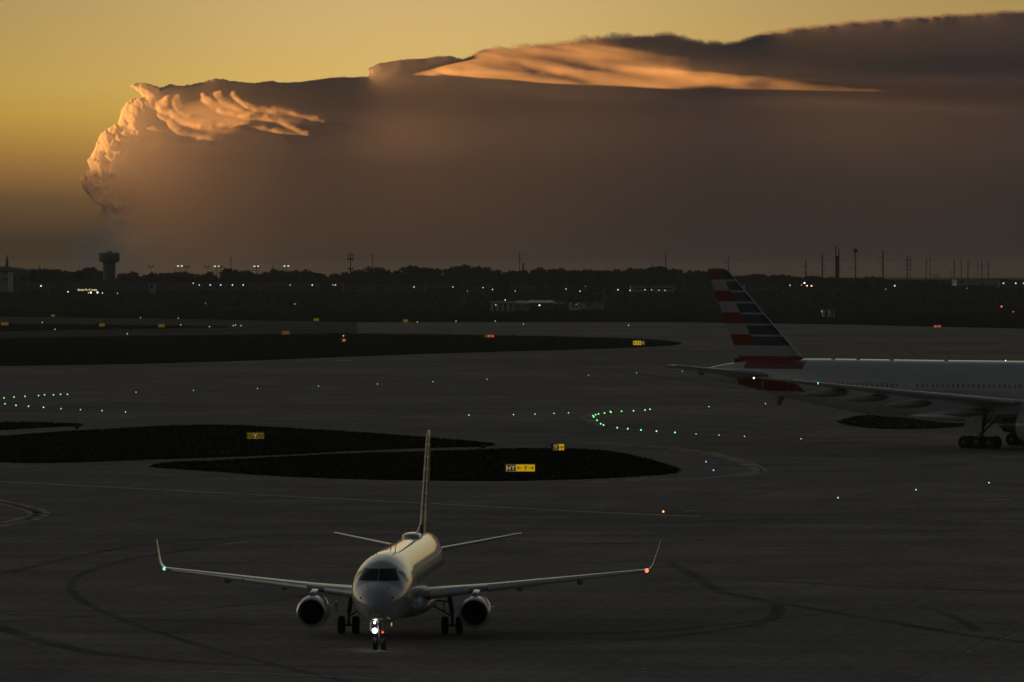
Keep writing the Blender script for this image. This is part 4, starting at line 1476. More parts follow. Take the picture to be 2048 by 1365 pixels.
lights([(8, 797), (28, 795.5), (50, 794), (77, 792.5), (89, 791), (107, 791), (121, 790), (135, 790)], 'green', 'green taxiway light in the upper row at the left edge', 'upper green row at the left edge')
lights([(10, 809), (32, 812), (57, 814), (87, 816)], 'green', 'bright green taxiway light in the lower row at the left edge', 'bright lights of the lower left row')
lights([(122, 818.5), (161, 820.5), (204, 822.5), (251, 825)], 'dot', 'faint green taxiway light where the lower left row runs out', 'faint lights of the lower left row')
lights([(272, 785.5), (387, 782), (515, 778), (637, 773.5), (755, 769), (866, 764.5), (974, 759.5), (1177, 752), (1273, 747)], 'white', 'small pale light in the long row crossing the middle of the taxiway', 'pale lights in the long middle row')
lights([(938, 831.5), (1027, 830.5), (1070, 829.5), (1108, 828), (1137, 827)], 'dot', 'dim green light in the short row leading to the bend', 'dim green lights left of the bend')
lights([(1186, 833), (1187.5, 835.5), (1191, 831), (1197, 829.5), (1209, 827.5), (1220.5, 824.5), (1222, 826), (1243, 824), (1267, 823), (1290, 821.5), (1300, 820)], 'green', 'green light on the upper arm of the hairpin bend by the wide body jet', 'green lights of the upper bend')
lights([(1418, 814.5), (1531, 808.5)], 'white', 'pale light far along the upper arm of the bend, below the tail', 'pale lights below the tail')
lights([(1194, 842), (1201.5, 849), (1207, 851.5), (1234.5, 857), (1255.5, 859), (1282, 861.5), (1313, 864), (1350, 866.5)], 'green', 'green light on the lower arm of the hairpin bend by the wide body jet', 'green lights of the lower bend')
lights([(1392, 869), (1438, 871.5), (1489, 874), (1602, 879)], 'small', 'pale light where the lower arm of the bend runs out to the right', 'pale lights of the lower bend')
lights([(1412, 925), (1427, 942)], 'blue', 'blue edge light right of the leaf-shaped grass island', 'blue edge lights')
lights([(1978, 967), (1832, 981), (1676, 997)], 'small', 'tiny white light on the open pavement at the right', 'tiny white lights at the right')
lights([(1326.5, 1025)], 'amber', 'single orange light on the pavement behind the regional jet', 'orange pavement light')
lights([(1413, 754)], 'warm', 'warm white light on the pavement under the tailplane tip of the wide body jet', 'warm light under the tailplane')
lights([(1365, 743.5)], 'dot', 'small green light just left of the tailplane of the wide body jet', 'green light by the tailplane')
lights([(84.5, 646), (110, 660), (254.6, 669), (361.6, 651), (419, 654.5), (466.5, 652.5), (471, 651), (482, 652.5), (281, 636.5), (356.5, 637.5)], 'far', 'pinprick white edge light along the far runways on the left', 'edge lights of the far left runways')
lights([(834.5, 645), (912, 643.5), (990.5, 643.5), (1047, 649), (1257, 652)], 'far', 'pinprick white edge light along the far runway near the middle', 'edge lights of the far middle runway')
lights([(687, 673)], 'far', 'small pale light directly above the glowing red box sign', 'pale light by the red sign')

# ------------------------------------------------------------------ far skyline
M['leaf'] = mat('dark_foliage', (.040, .046, .026), .9, vary=.45, scale=.5, spec=0.0)
M['bark'] = mat('bark', (.05, .04, .03), .9, vary=.3, scale=2)
M['steel_pole'] = mat('weathered_steel', (.030, .028, .026), .7, .2, vary=.2, scale=2)
M['tower_paint'] = mat('tower_paint', (.16, .17, .18), .7, vary=.12, scale=.3)
M['roof_dark'] = mat('dark_roof', (.06, .06, .06), .8, vary=.3, scale=.4)
M['wall_grey'] = mat('grey_wall', (.13, .13, .135), .8, vary=.25, scale=.3)
M['wall_light'] = mat('light_wall', (.48, .48, .49), .8, vary=.2, scale=.3)
M['wall_pale'] = mat('pale_metal_siding', (.66, .65, .62), .6, vary=.15, scale=.4)
M['opening'] = mat('dark_opening', (.02, .02, .02), .7, vary=.3, scale=1)
M['far_lamp'] = mat('far_lamp', (.8, .8, .8), .4, emit=(.95, 1.0, .88), estr=1.3)
M['far_warm'] = mat('far_warm_lamp', (.8, .7, .5), .4, emit=(1.0, .86, .58), estr=4)
M['far_red'] = mat('far_red_lamp', (.8, .1, .1), .4, emit=(1.0, .16, .08), estr=2.0)
M['far_orange'] = mat('far_orange_lamp', (.8, .5, .2), .4, emit=(1.0, .55, .22), estr=5)
M['far_text'] = mat('lit_letters', (.8, .7, .4), .4, emit=(1.0, .88, .45), estr=.9)


def crown_mesh(seed, wide=5.6, low=2.0, tall=12.0):
    r = random.Random(seed)
    cl = []
    for k in range(17):
        a, u = r.uniform(0, 6.28), r.uniform(0, 1) ** .6
        z = r.uniform(low + 1.2, tall - 1.2)
        q = math.sin(math.pi * min(.97, max(.12, (z - low) / (tall - low + .5)))) ** .6
        cl.append((math.cos(a) * u * wide * q * .82, math.sin(a) * u * wide * q * .82, z, r.uniform(1.2, 2.2)))
    cl.append((r.uniform(-.8, .8), r.uniform(-.8, .8), tall - 1.4, 1.5))
    V, Fc = [], []
    for cx, cy, cz_, rr in cl:
        for k in range(60):
            d = Vector((r.gauss(0, 1), r.gauss(0, 1), r.gauss(0, .8))).normalized() * rr * r.uniform(.55, 1.05)
            p = Vector((cx, cy, cz_)) + d
            s = r.uniform(.28, .62)
            u = Vector((r.gauss(0, 1), r.gauss(0, 1), r.gauss(0, 1))).normalized() * s
            w = u.orthogonal().normalized() * s
            o = len(V)
            V.extend([p - u - w, p + u - w, p + u + w, p - u + w])
            Fc.append((o, o + 1, o + 2, o + 3))
    return mesh(V, Fc, 'crown', recalc=False)


def trunk_mesh(seed, tall=12.0):
    r = random.Random(seed)
    mb = MB()
    mb.tube((0, 0, -1.0), (0, 0, tall * .35), .38, .26, 8)
    top = Vector((0, 0, tall * .33))
    for k in range(5):
        a = k * 1.26 + r.uniform(-.3, .3)
        mb.tube(top, top + Vector((math.cos(a) * 2.6, math.sin(a) * 2.6, tall * r.uniform(.22, .4))), .16, .05, 6)
    mb.tube(top, top + Vector((0, 0, tall * .45)), .2, .05, 6)
    return mesh(mb.v, mb.f, 'trunk')


CR, TR = [], []
for s_ in range(7):
    me = crown_mesh(100 + s_, 4.2 + .5 * (s_ % 4), 1.2 + .3 * (s_ % 3))
    me.materials.append(M['leaf'])
    CR.append(me)
    me = trunk_mesh(200 + s_)
    me.materials.append(M['bark'])
    TR.append(me)

SKX = [-80, 0, 62, 85, 100, 118, 130, 150, 165, 172, 190, 205, 235, 255, 265, 275, 290, 320, 345, 368, 390, 420, 440, 455, 462, 480, 495, 510, 530, 545, 560, 575, 590, 610, 630, 640, 660, 690,
       700, 725, 745, 765, 785, 800, 815, 830, 842, 870, 890, 910, 930, 945, 965, 980, 1000, 1030, 1060, 1090, 1110, 1150, 1200, 1245, 1260, 1290, 1310, 1330, 1350, 1380, 1410, 1470, 1482, 1510,
       1537, 1570, 1610, 1625, 1645, 1665, 1720, 1745, 1775, 1830, 1870, 1950, 1994, 2048, 2150]
SKY_ = [540, 540, 537, 536, 540, 541, 538, 543, 536, 533, 538, 543, 548, 543, 541, 545, 547, 546, 545, 543, 549, 545, 549, 538, 536, 540, 542, 546, 545, 539, 540, 543, 542, 539, 541, 547, 548, 542,
        546, 538, 535, 538, 545, 538, 533, 530, 537, 537, 540, 532, 529, 532, 531, 538, 541, 542, 540, 536, 537, 541, 540, 540, 536, 538, 533, 534, 540, 540, 543, 551, 551, 547,
        551, 549, 555, 549, 554, 555, 555, 552, 560, 560, 561, 561, 558.5, 560, 560]


def tree(x, top, D, seed, label, group):
    zt = at(x, top, D).z
    zb = terrain_z(D)
    h = max(3.0, zt - zb)
    p = at(x, top, D)
    r = random.Random(seed)
    t = empty('tree', (p.x, D, zb), r.uniform(0, 6.28))
    k = h / 12.3
    wd = max(.62, min(1.15, .55 + .45 * k)) * r.uniform(.85, 1.2)
    t.scale = (wd, wd, k)
    i = r.randrange(7)
    for nm, me in (('crown', CR[i]), ('trunk', TR[i])):
        o = bpy.data.objects.new(nm, me)
        COL.objects.link(o)
        o.parent = t
    tag(t, label, 'tree', group)


def region(x):
    for lim, txt in ((205, 'between church and water tower'), (462, 'between water tower and first utility pole'), (700, 'between first utility pole and cell tower'),
                     (1040, 'between cell tower and chimney'), (1400, 'between chimney and striped tail'), (1470, 'just behind the striped tail'),
                     (1672, 'between striped tail and twin masts')):
        if x < lim:
            return txt
    return 'among utility poles at far right'


rt = random.Random(5)
x = -70.0
i = 0
while x < 2120:
    top = float(np.interp(x, SKX, SKY_))
    dd = 3560 + rt.uniform(-90, 120)
    if not (202 < x < 236):
        tree(x, top + rt.uniform(-.8, 2.2), dd, i, 'dark bushy skyline tree ' + region(x), 'skyline trees ' + region(x))
    x += rt.uniform(9.0, 15.5)
    i += 1
x = -60.0
while x < 2120:
    top = float(np.interp(x, SKX, SKY_)) + rt.uniform(8, 15)
    tree(x, max(top, 552), 3440 + rt.uniform(-60, 40), i, 'lower dark tree before the skyline row ' + region(x), 'front row trees ' + region(x))
    x += rt.uniform(24, 40)
    i += 1


# scrub belt nobody could count
def scrub():
    r = random.Random(77)
    V, Fc = [], []
    for k in range(2600):
        D = r.uniform(2950, 3330)
        xx = r.uniform(-380, 430)
        hh = r.uniform(1.5, 6.0) * (1.0 if D > 3100 else .7)
        zb = terrain_z(D)
        for q in range(16):
            p = Vector((xx + r.gauss(0, hh * .45), D + r.gauss(0, 2), zb + r.uniform(0, 1) ** .8 * hh))
            s = r.uniform(.4, .9)
            u = Vector((r.gauss(0, 1), r.gauss(0, 1), r.gauss(0, 1))).normalized() * s
            w = u.orthogonal().normalized() * s
            o = len(V)
            V.extend([p - u - w, p + u - w, p + u + w, p - u + w])
            Fc.append((o, o + 1, o + 2, o + 3))
    tag(link('scrub', mesh(V, Fc, recalc=False), M['leaf']), 'belt of dark scrub and brush beyond the airfield fence', 'scrub', kind='stuff')


scrub()


def base_at(x, D, z=None):
    p = at(x, 553, D)
    return Vector((p.x, D, terrain_z(D) if z is None else z))


# water tower
def water_tower():
    D = 3600.0
    k = D / F
    b = base_at(218.5, D)
    root = empty('water_tower', b)
    tag(root, 'wide headed water tower standing above the trees at the left', 'water tower')
    zt = at(218, 506, D).z - b.z
    zk = at(218, 522, D).z - b.z
    zn = at(218, 528, D).z - b.z
    rt_, rn = 20.6 * k, 12.4 * k
    MB().lathe((0, 0, 0), (0, 0, 1), [(0, rn * 1.04), (zn * .5, rn), (zn, rn)], 40).build('column', M['tower_paint'], root, 40)
    MB().lathe((0, 0, 0), (0, 0, 1), [(zn, rn), (zn + (zk - zn) * .45, rn * 1.18), (zk - .6, rt_ * .95), (zk, rt_), (zt - .8, rt_), (zt - .2, rt_ * .97), (zt, rt_ * .8), (zt + .3, .2)], 48).build('tank', M['tower_paint'], root, 40)
    MB().box((.5, 0, zt + .7), (3.0, 1.5, .9)).tube((0, 0, zt), (0, 0, zt + 2.2), .12).build('roof_hatch', M['tower_paint'], root)


water_tower()


def church():
    D = 3500.0
    k = D / F
    b = base_at(14, D)
    root = empty('church', b)
    tag(root, 'church with a slender spire and long low roof at the left edge', 'church')
    z = lambda y: at(0, y, D).z - b.z
    w = 66 * k
    cx = (0 - 6) * k
    mb = MB()
    mb.box((cx, 0, (z(541)) / 2), (w * 1.5, 14, z(541)))
    mb.build('wall', M['wall_grey'], root)
    hw = w * .78
    MB().add([(cx - hw, -7.5, z(541)), (cx + hw, -7.5, z(541)), (cx + hw, 7.5, z(541)), (cx - hw, 7.5, z(541)), (cx - hw * .2, 0, z(533.5)), (cx + hw * .25, 0, z(533.5))],
             [(0, 1, 5, 4), (1, 2, 5), (2, 3, 4, 5), (3, 0, 4), (0, 3, 2, 1)]).build('roof', M['roof_dark'], root)
    sp_ = MB().box((0, 0, (z(541) + z(524)) / 2), (6.2 * k, 6.2 * k, z(524) - z(541)))
    st = sp_.box((0, 0, (z(524) + z(519)) / 2), (4.4 * k, 4.4 * k, z(519) - z(524))).build('steeple', M['wall_grey'], root)
    MB().tube((0, 0, z(519)), (0, 0, z(508)), 1.9 * k, .12, 8).build('spire', M['roof_dark'], st)


church()


def block(x0, x1, yt, yb, D, depth, wall, label, name='building', cat='building', windows=(), roof='flat', gable=None, group=None, base=None, rz=0.0):
    k = D / F
    cx = (x0 + x1) / 2
    b = at(cx, yb, D)
    b.z = base if base is not None else b.z
    root = empty(name, b, rz)
    tag(root, label, cat, group)
    h = (yb - yt) * k
    w = (x1 - x0) * k
    MB().box((0, depth / 2, h / 2 - .6), (w, depth, h + 1.2)).build('wall', M[wall], root)
    if roof == 'flat':
        MB().box((0, depth / 2, h + .14), (w + .5, depth + .5, .28)).build('roof', M['roof_dark'], root)
    else:
        g = gable * k
        MB().add([(-w / 2 - .2, -.3, h), (w / 2 + .2, -.3, h), (w / 2 + .2, depth + .3, h), (-w / 2 - .2, depth + .3, h), (-w / 2 - .2, depth / 2, h + g), (w / 2 + .2, depth / 2, h + g)],
                 [(0, 1, 5, 4), (1, 2, 5), (2, 3, 4, 5), (3, 0, 4), (0, 3, 2, 1)]).build('roof', M['roof_dark'] if roof == 'gable' else M[roof], root)
    for (a, c, t, d) in windows:
        ww, wh = (c - a) * k, (d - t) * k
        xx, zz = ((a + c) / 2 - cx) * k, (yb - (t + d) / 2) * k
        MB().box((xx, -.02, zz), (ww, .12, wh)).build('door' if wh > 2 else 'window', M['opening'], root)
    return root


# low sheds and containers on the field
Dh = dist(622.5)
block(981, 1030, 606.5, 622.5, Dh, 18, 'wall_pale', 'pale metal hangar row with dark door bays on the far field', 'hangar', 'hangar', [(987, 991, 609, 622), (998, 1002.5, 607.5, 622), (1008, 1013, 607.5, 622), (1019, 1023.5, 607.5, 622)], 'gable', 4)
block(1030, 1058, 607, 623, Dh + 10, 20, 'wall_light', 'grey gable shed joined to the right of the hangar row', 'shed', 'shed', [(1052, 1056, 611, 613), (1051, 1055, 614.5, 616)], 'wall_light', 5)
block(1058, 1106, 606, 623, Dh + 30, 22, 'wall_grey', 'dark shed with a pale sloping roof and one lamp', 'shed', 'shed', [(1066, 1070, 613, 622)], 'wall_pale', 5)
block(1106, 1138, 609, 622, Dh + 40, 12, 'wall_grey', 'low grey store between the lamp-lit shed and the white tanks', 'shed', 'shed', [(1112, 1115, 613, 621)], 'flat')
block(1168, 1208, 605.5, 616, Dh + 120, 14, 'wall_light', 'long pale flat shed right of the white tanks', 'shed', 'shed', [(1176, 1179, 609, 615)], 'flat')
block(1646, 1654, 620, 634, dist(634), 6, 'wall_pale', 'left of two pale upright cabins on the dark field behind the tail', 'cabin', 'cabin', [(1651, 1653.5, 622, 633)])
block(1658, 1669, 620.5, 634.5, dist(634.5), 6, 'wall_pale', 'right of two pale upright cabins on the dark field behind the tail', 'cabin', 'cabin', [(1663.5, 1666, 622, 634)])


def tank(x, y0, y1, D, label):
    b = at(x, y1, D)
    k = D / F
    root = empty('storage_tank', b)
    tag(root, label, 'tank', 'white storage tanks by the sheds')
    h = (y1 - y0) * k
    r = 4.6 * k
    MB().lathe((0, 0, -.5), (0, 0, 1), [(0, r), (h * .8, r)], 20).build('shell', M['wall_pale'], root, 40)
    MB().lathe((0, 0, -.5), (0, 0, 1), [(h * .8, r), (h, r * .75), (h + .5, r * .2), (h + .52, .02)], 20).build('dome', M['wall_light'], root, 40)


for x, y0, y1, l in ((1111, 602.5, 611, 'small domed white tank behind the low grey store'), (1123, 604, 613, 'domed tank rising behind the right end of the grey store'), (1142, 604.5, 620, 'first tall white tank right of the grey store'),
                     (1150, 613, 620, 'short white tank in front, between two tall ones'), (1159, 604.5, 620.5, 'tallest white tank, with a lamp beside it'), (1167, 607, 616, 'white tank touching the long pale shed')):
    tank(x, y0, y1, Dh + 60, l)

# buildings in front of the trees
block(-30, 16.5, 545, 580, 3050, 30, 'wall_light', 'pale block with a dark window strip cut by the left edge', 'building', 'building', [(8, 14, 558, 560.5), (6, 16, 547, 549)])
block(20, 330, 564.5, 577, 3360, 40, 'wall_grey', 'very long dark warehouse below the water tower', 'warehouse', 'warehouse', [(60, 63, 570, 577), (120, 124, 570, 577), (232, 235, 570, 577)])
block(332, 500, 566, 577, 3350, 40, 'wall_grey', 'long warehouse with a row of lit wall lamps', 'warehouse', 'warehouse', [(410, 414, 571, 577), (432, 436, 571, 577), (455, 459, 571, 577), (476, 480, 571, 577)])
block(500, 640, 567, 578, 3345, 40, 'wall_grey', 'long warehouse right of the one with the row of lamps', 'warehouse', 'warehouse', [(540, 570, 574.5, 577)])
block(640, 684, 568, 583, 3250, 30, 'roof_dark', 'dark box building below the cell tower', 'building', 'building', [(650, 653, 575, 582)])
block(684, 850, 570, 582, 3300, 40, 'wall_grey', 'grey warehouse right of the cell tower', 'warehouse', 'warehouse', [(700, 712, 576, 578), (760, 764, 575, 582)])
block(850, 1130, 568.5, 574, 3420, 40, 'wall_grey', 'thin low roofed depot below the brick chimney', 'warehouse', 'warehouse', [(900, 906, 571, 573)])
block(922, 931, 583, 602, 2900, 7, 'wall_grey', 'narrow grey hut standing in the scrub left of the hangar row', 'hut', 'hut', [(924.5, 928, 586, 590)])
block(1208, 1223, 579, 603, 2850, 12, 'wall_grey', 'tall grey block building right of the sheds', 'building', 'building', [(1212, 1218, 584, 588)])
block(1262, 1350, 572, 580.5, 3300, 30, 'wall_light', 'long pale roofed building left of the striped tail', 'building', 'building', [(1270, 1345, 576.5, 579)])
block(1490, 1560, 570, 577, 3300, 25, 'wall_grey', 'low dark building right of the striped tail', 'building', 'building', [(1500, 1530, 572.5, 575)])
block(1914, 2000, 559.5, 568, 3450, 40, 'wall_light', 'pale flat warehouse under the utility poles at the right', 'warehouse', 'warehouse', [(1922, 1926, 562, 567)])
block(2000, 2080, 562, 572, 3420, 40, 'wall_grey', 'grey warehouse with bright lamps at the right edge', 'warehouse', 'warehouse', [(2012, 2016, 566, 571)])
hut = block(298, 309, 567, 583, 3200, 8, 'wall_light', 'pale square frame of a small loading hut left of the warehouses', 'hut', 'hut', [(300.5, 306, 570, 576)])
for k_, (xa, ya) in enumerate(((1878, 606), (1902, 605), (1918, 605), (1938, 605), (1868, 604))):
    block(xa - 3, xa + 3, ya - 3, ya + 1.5, dist(ya + 1.5), 2, 'wall_pale', 'small pale parked trailer in the row right of the tail', 'trailer', 'trailer', [(xa - 1, xa + 1, ya - 2, ya)], group='small trailers in the far field')

# lit shop sign
p = at(174.5, 580, 3080)
root = empty('shop_sign', p)
tag(root, 'row of lit cream letters on a dark board among the lamps at the left', 'sign')
MB().box((0, .3, .05), (12.5, .3, 2.2)).build('board', M['opening'], root)
mb = MB()
text_into(mb, "Santa Fe d' mats", 1.75, (0, .12, -.55), (1, 0, 0), (0, 0, 1), (0, 1, 0), center=True)
mb.build('lettering', M['far_text'], root)
for sx in (-5, 5):
    MB().box((sx, .3, -4.0), (.3, .3, 6.0)).build('post', M['steel_pole'], root)


# lamps of the far town
def far_lamp(x, y, D, m, r, label, group, hgt=None, pair=0.0):
    p = at(x, y, D)
    gz = terrain_z(D)
    root = empty('lamp_post', (p.x, D, gz))
    tag(root, label, 'lamp', group)
    hz = max(1.5, p.z - gz)
    MB().tube((0, .3, -.5), (0, .3, hz), .10, .07, 6).tube((0, .3, hz), (0, 0, hz + .1), .06, .06, 6).build('pole', M['steel_pole'], root)
    mb = MB()
    for o in ((0,) if not pair else (-pair, pair)):
        mb.ball((o, 0, hz), r, 8)
    mb.build('lamp', M[m], root, 60)


far = [
    (82, 572.5, 'far_lamp', .62, 'bright white lamp alone below the trees at the left'), (136, 584, 'far_lamp', .50, 'white lamp just left of the lit shop letters'),
    (181.5, 585.5, 'far_warm', .62, 'large warm lamp under the middle of the lit shop letters'), (195, 585.5, 'far_warm', .62, 'large warm lamp under the right end of the shop letters'),
    (177, 586.5, 'far_lamp', .28, 'tiny lamp left of the two large warm ones'), (205, 586.5, 'far_lamp', .42, 'small white lamp right of the two large warm ones'), (235, 587, 'far_lamp', .32, 'faint white lamp right of the shop letters'),
    (386.5, 567, 'far_lamp', .40, 'highest lamp at the left end of the warehouse row'), (398.5, 570.5, 'far_lamp', .40, 'first lamp of the row on the warehouse wall'),
    (420.5, 570.5, 'far_lamp', .48, 'second lamp of the row on the warehouse wall'), (441.5, 570.5, 'far_lamp', .48, 'third lamp of the row on the warehouse wall'),
    (465, 570.5, 'far_lamp', .48, 'fourth lamp of the row on the warehouse wall'), (486.5, 570.5, 'far_lamp', .48, 'last lamp of the row on the warehouse wall'),
    (580.5, 570.5, 'far_lamp', .30, 'faint lamp in the gap right of the warehouse row'), (624.5, 570.5, 'far_lamp', .50, 'lone bright lamp on the second warehouse'),
    (666, 570.5, 'far_lamp', .28, 'smaller of two lamps left of the cell tower foot'), (671, 570.5, 'far_lamp', .42, 'larger of two lamps left of the cell tower foot'),
    (828, 574.5, 'far_lamp', .42, 'white lamp right of the cell tower warehouse'), (906, 574.5, 'far_lamp', .36, 'small lamp on the long depot'), (935, 582.5, 'far_lamp', .20, 'very faint lamp by the narrow hut'),
    (966, 575.5, 'far_lamp', .36, 'upper of two lamps above the hangar row'), (985, 579.5, 'far_lamp', .40, 'lower of two lamps above the hangar row'), (1030.5, 582.5, 'far_lamp', .30, 'small lamp above the grey gable shed'),
    (1132, 578.5, 'far_lamp', .38, 'left of two lamps above the white tanks'), (1160, 583, 'far_lamp', .40, 'right of two lamps above the white tanks'), (1171, 573, 'far_lamp', .20, 'very faint lamp high above the long pale shed'),
    (1236, 580, 'far_lamp', .46, 'white lamp right of the tall grey block'), (1260, 581.5, 'far_warm', .28, 'dim warm lamp left of the long pale roof'),
    (1290, 580, 'far_lamp', .36, 'first lamp under the long pale roof'), (1303, 580, 'far_lamp', .32, 'middle lamp under the long pale roof'), (1318, 581, 'far_lamp', .30, 'third lamp under the long pale roof'), (1330, 581.5, 'far_lamp', .34, 'last lamp under the long pale roof'),
    (1580, 571, 'far_lamp', .40, 'white lamp left of the lit cluster below the poles'), (1609, 566.5, 'far_warm', .60, 'brightest window-like lamp at the top of the cluster below the poles'), (1603, 570.5, 'far_red', .36, 'red lamp in the cluster below the poles'),
    (1614, 572, 'far_warm', .40, 'low warm lamp in the cluster below the poles'), (1623, 572, 'far_orange', .46, 'orange lamp at the right of the cluster below the poles'),
    (1789.5, 572, 'far_lamp', .56, 'bright white lamp right of the twin masts'), (1771.5, 579, 'far_lamp', .28, 'faint lamp lower left of the bright one past the twin masts'), (1909, 570.5, 'far_orange', .24, 'faint orange lamp below the pole cluster'), (1934, 577, 'far_lamp', .22, 'faint lamp below the pale flat warehouse'),
    (2007, 567, 'far_lamp', .52, 'left of two bright lamps near the right edge'), (2031.5, 567, 'far_lamp', .52, 'right of two bright lamps near the right edge'), (2047, 567, 'far_lamp', .40, 'bright lamp cut by the right edge'), (2029.5, 600.5, 'far_lamp', .36, 'low white lamp near the right edge of the field'),
    (2003, 613.5, 'far_red', .60, 'red lamp low on the field at the right'), (2026.5, 624, 'far_red', .36, 'lower red lamp near the right edge'),
    (1643, 623.5, 'far_lamp', .30, 'white lamp beside the two pale cabins'), (411, 606.5, 'far_red', .34, 'left of two red lamps in the dark far field'), (589.5, 608.5, 'far_red', .40, 'right of two red lamps in the dark far field'),
    (1010.5, 600.5, 'far_orange', .30, 'red lamp over the roof of the hangar row'), (991.5, 610.5, 'far_lamp', .36, 'white lamp on the front of the hangar row'), (1079, 611, 'far_warm', .42, 'warm yellow lamp on the dark shed'), (1152.5, 609, 'far_lamp', .26, 'white lamp among the tanks'),
]
for x, y, m, r, l in far:
    D = 3230 if y < 590 else dist(min(640, y + 7)) - 12
    if 595 < y < 616 and 980 < x < 1170:
        D = Dh - 6
    if y < 572 and 380 < x < 500:
        D = 3335
    far_lamp(x, y, D, m, r * .78 * D / 3230, l, 'lamps of the far town and field')

# ball-field floodlights
for x, y, l, on in ((360, 532.5, 'first lit floodlight mast above the trees, left of the others', 1), (434, 533, 'second lit floodlight mast, left of the first utility pole', 1), (513, 533, 'third lit floodlight mast, right of the first utility pole', 1),
                    (573, 532.5, 'lit floodlight mast farthest right above the trees', 1), (374, 533.5, 'unlit floodlight mast just right of the first lit one', 0), (414, 533.5, 'unlit floodlight mast left of the second lit one', 0),
                    (441.5, 533.5, 'unlit floodlight mast touching the second lit one', 0), (516, 534.5, 'unlit floodlight mast behind the third lit one', 0), (302, 533.5, 'unlit floodlight mast right of the water tower', 0)):
    D = 3900.0
    k = D / F
    b = base_at(x, D)
    root = empty('floodlight_mast', b)
    tag(root, l, 'floodlight', 'floodlight masts above the trees')
    hz = at(x, y, D).z - b.z
    MB().tube((0, 0, -1), (0, 0, hz), .22, .14, 8).box((0, 0, hz - .6), (2.8, .2, .2)).box((0, 0, hz + .4), (2.8, .2, .2)).build('mast', M['steel_pole'], root)
    for o in (-1.5, 1.3):
        MB().box((o, -.25, hz), (1.3 if on else .9, .4, .62 if on else 1.5)).build('lamp_bank', M['far_lamp'] if on else M['steel_pole'], root)


# utility poles
def utility_pole(x, yt, wpx, arms, D, label, box=False, lattice=False):
    k = D / F
    b = base_at(x, D)
    root = empty('utility_pole', b)
    tag(root, label, 'utility pole', 'utility poles on the skyline')
    hz = at(x, yt, D).z - b.z
    r = wpx * k / 2
    MB().tube((0, 0, -1), (0, 0, hz), r * 1.15, r * .75, 8).build('mast', M['steel_pole'], root)
    for (ya, l, rr) in arms:
        z = at(x, ya, D).z - b.z
        if l or rr:
            MB().tube((-l * k, 0, z + .1), (rr * k, 0, z + .1), .16, .16, 6).build('crossarm', M['steel_pole'], root)
    if box:
        MB().box((0, 0, hz - .6), (2.6, 1.6, 2.6)).build('antenna_head', M['steel_pole'], root)
    return b + Vector((0, 0, hz))


P1 = []
for x, yt, w, arms, l in (
    (462, 513, 1.1, [(520, 3, 3), (526, 2, 2)], 'first tall thin utility pole, above the big round tree'),
    (745, 506, 1.3, [(512.5, 3, 3), (517, 3, 3), (522, 2, 2)], 'utility pole just right of the cell tower'),
    (1039, 504, 1.5, [(512, 3, 3), (518, 3, 3), (524, 2, 2)], 'utility pole beside the brick chimney'),
    (1331, 507, 1.6, [(514, 2, 2), (520, 2, 2), (526, 2, 2)], 'utility pole left of the striped tail'),
    (1457.5, 513, 2.0, [(525.5, 9, 0), (533, 5, 0)], 'utility pole rising behind the top of the striped tail'),
    (1612, 520, 2.6, [(534.5, 10, 0), (547, 9, 0)], 'shorter pole with arms to the left, first past the tail'),
    (1644.5, 506, 2.9, [(519, 0, 6), (529.5, 0, 6), (543, 0, 6)], 'thick plain pole second past the tail'),
    (1711, 500, 2.4, [(512.5, 7, 0), (524.5, 8, 0), (536, 8, 0)], 'pole with a boxy head and arms to the left'),
    (1766, 501, 3.2, [(514.5, 10, 0), (525.5, 10, 0), (537, 10, 0)], 'thick pole with three arms to the left'),
    (1814.5, 512, 2.5, [(521.5, 6, 9), (531, 6, 9), (540, 6, 8)], 'left pole of a close pair sharing crossarms'),
    (1820.5, 515, 1.7, [], 'right slimmer pole of the close pair'),
    (1852.5, 516, 1.6, [(528, 3, 3), (537, 3, 3)], 'left pole of a faint pair'),
    (1860.5, 512, 1.3, [(520, 4, 3)], 'right taller pole of the faint pair'),
    (1877.5, 539, 1.0, [], 'short thin pole beside the small trestle'),
    (1901.5, 536.5, 1.0, [], 'short thin pole left of the last row'),
    (1908.5, 519, 2.1, [(529, 2, 4), (539, 2, 4)], 'first pole of the last row of poles'),
    (1922.5, 520, 1.8, [(529, 2, 3), (540, 2, 3)], 'second pole of the last row of poles'),
    (1936, 520, 2.2, [(529, 2, 3)], 'third pole of the last row, above the pale warehouse'),
    (1955.5, 521, 1.2, [(532, 2, 2)], 'thin fourth pole of the last row'),
    (1963.5, 520, 1.8, [(531, 2, 3)], 'fifth pole of the last row of poles'),
    (1976.5, 521, 1.8, [(531, 2, 5)], 'last pole of the row at the far right'),
    (78.5, 525, 1.0, [], 'thin pole above the trees between the church and the water tower'),
    (545, 532, .9, [(536, 2, 2)], 'short thin pole right of the third floodlight mast'),
    (351, 536, .8, [], 'short thin pole left of the first lit floodlight mast'),
    (728, 537, .7, [(540, 2, 2)], 'faint short pole between the cell tower and the next pole'),
):
    P1.append(utility_pole(x, yt, w, arms, 3700.0, l, box=(x == 1711)))

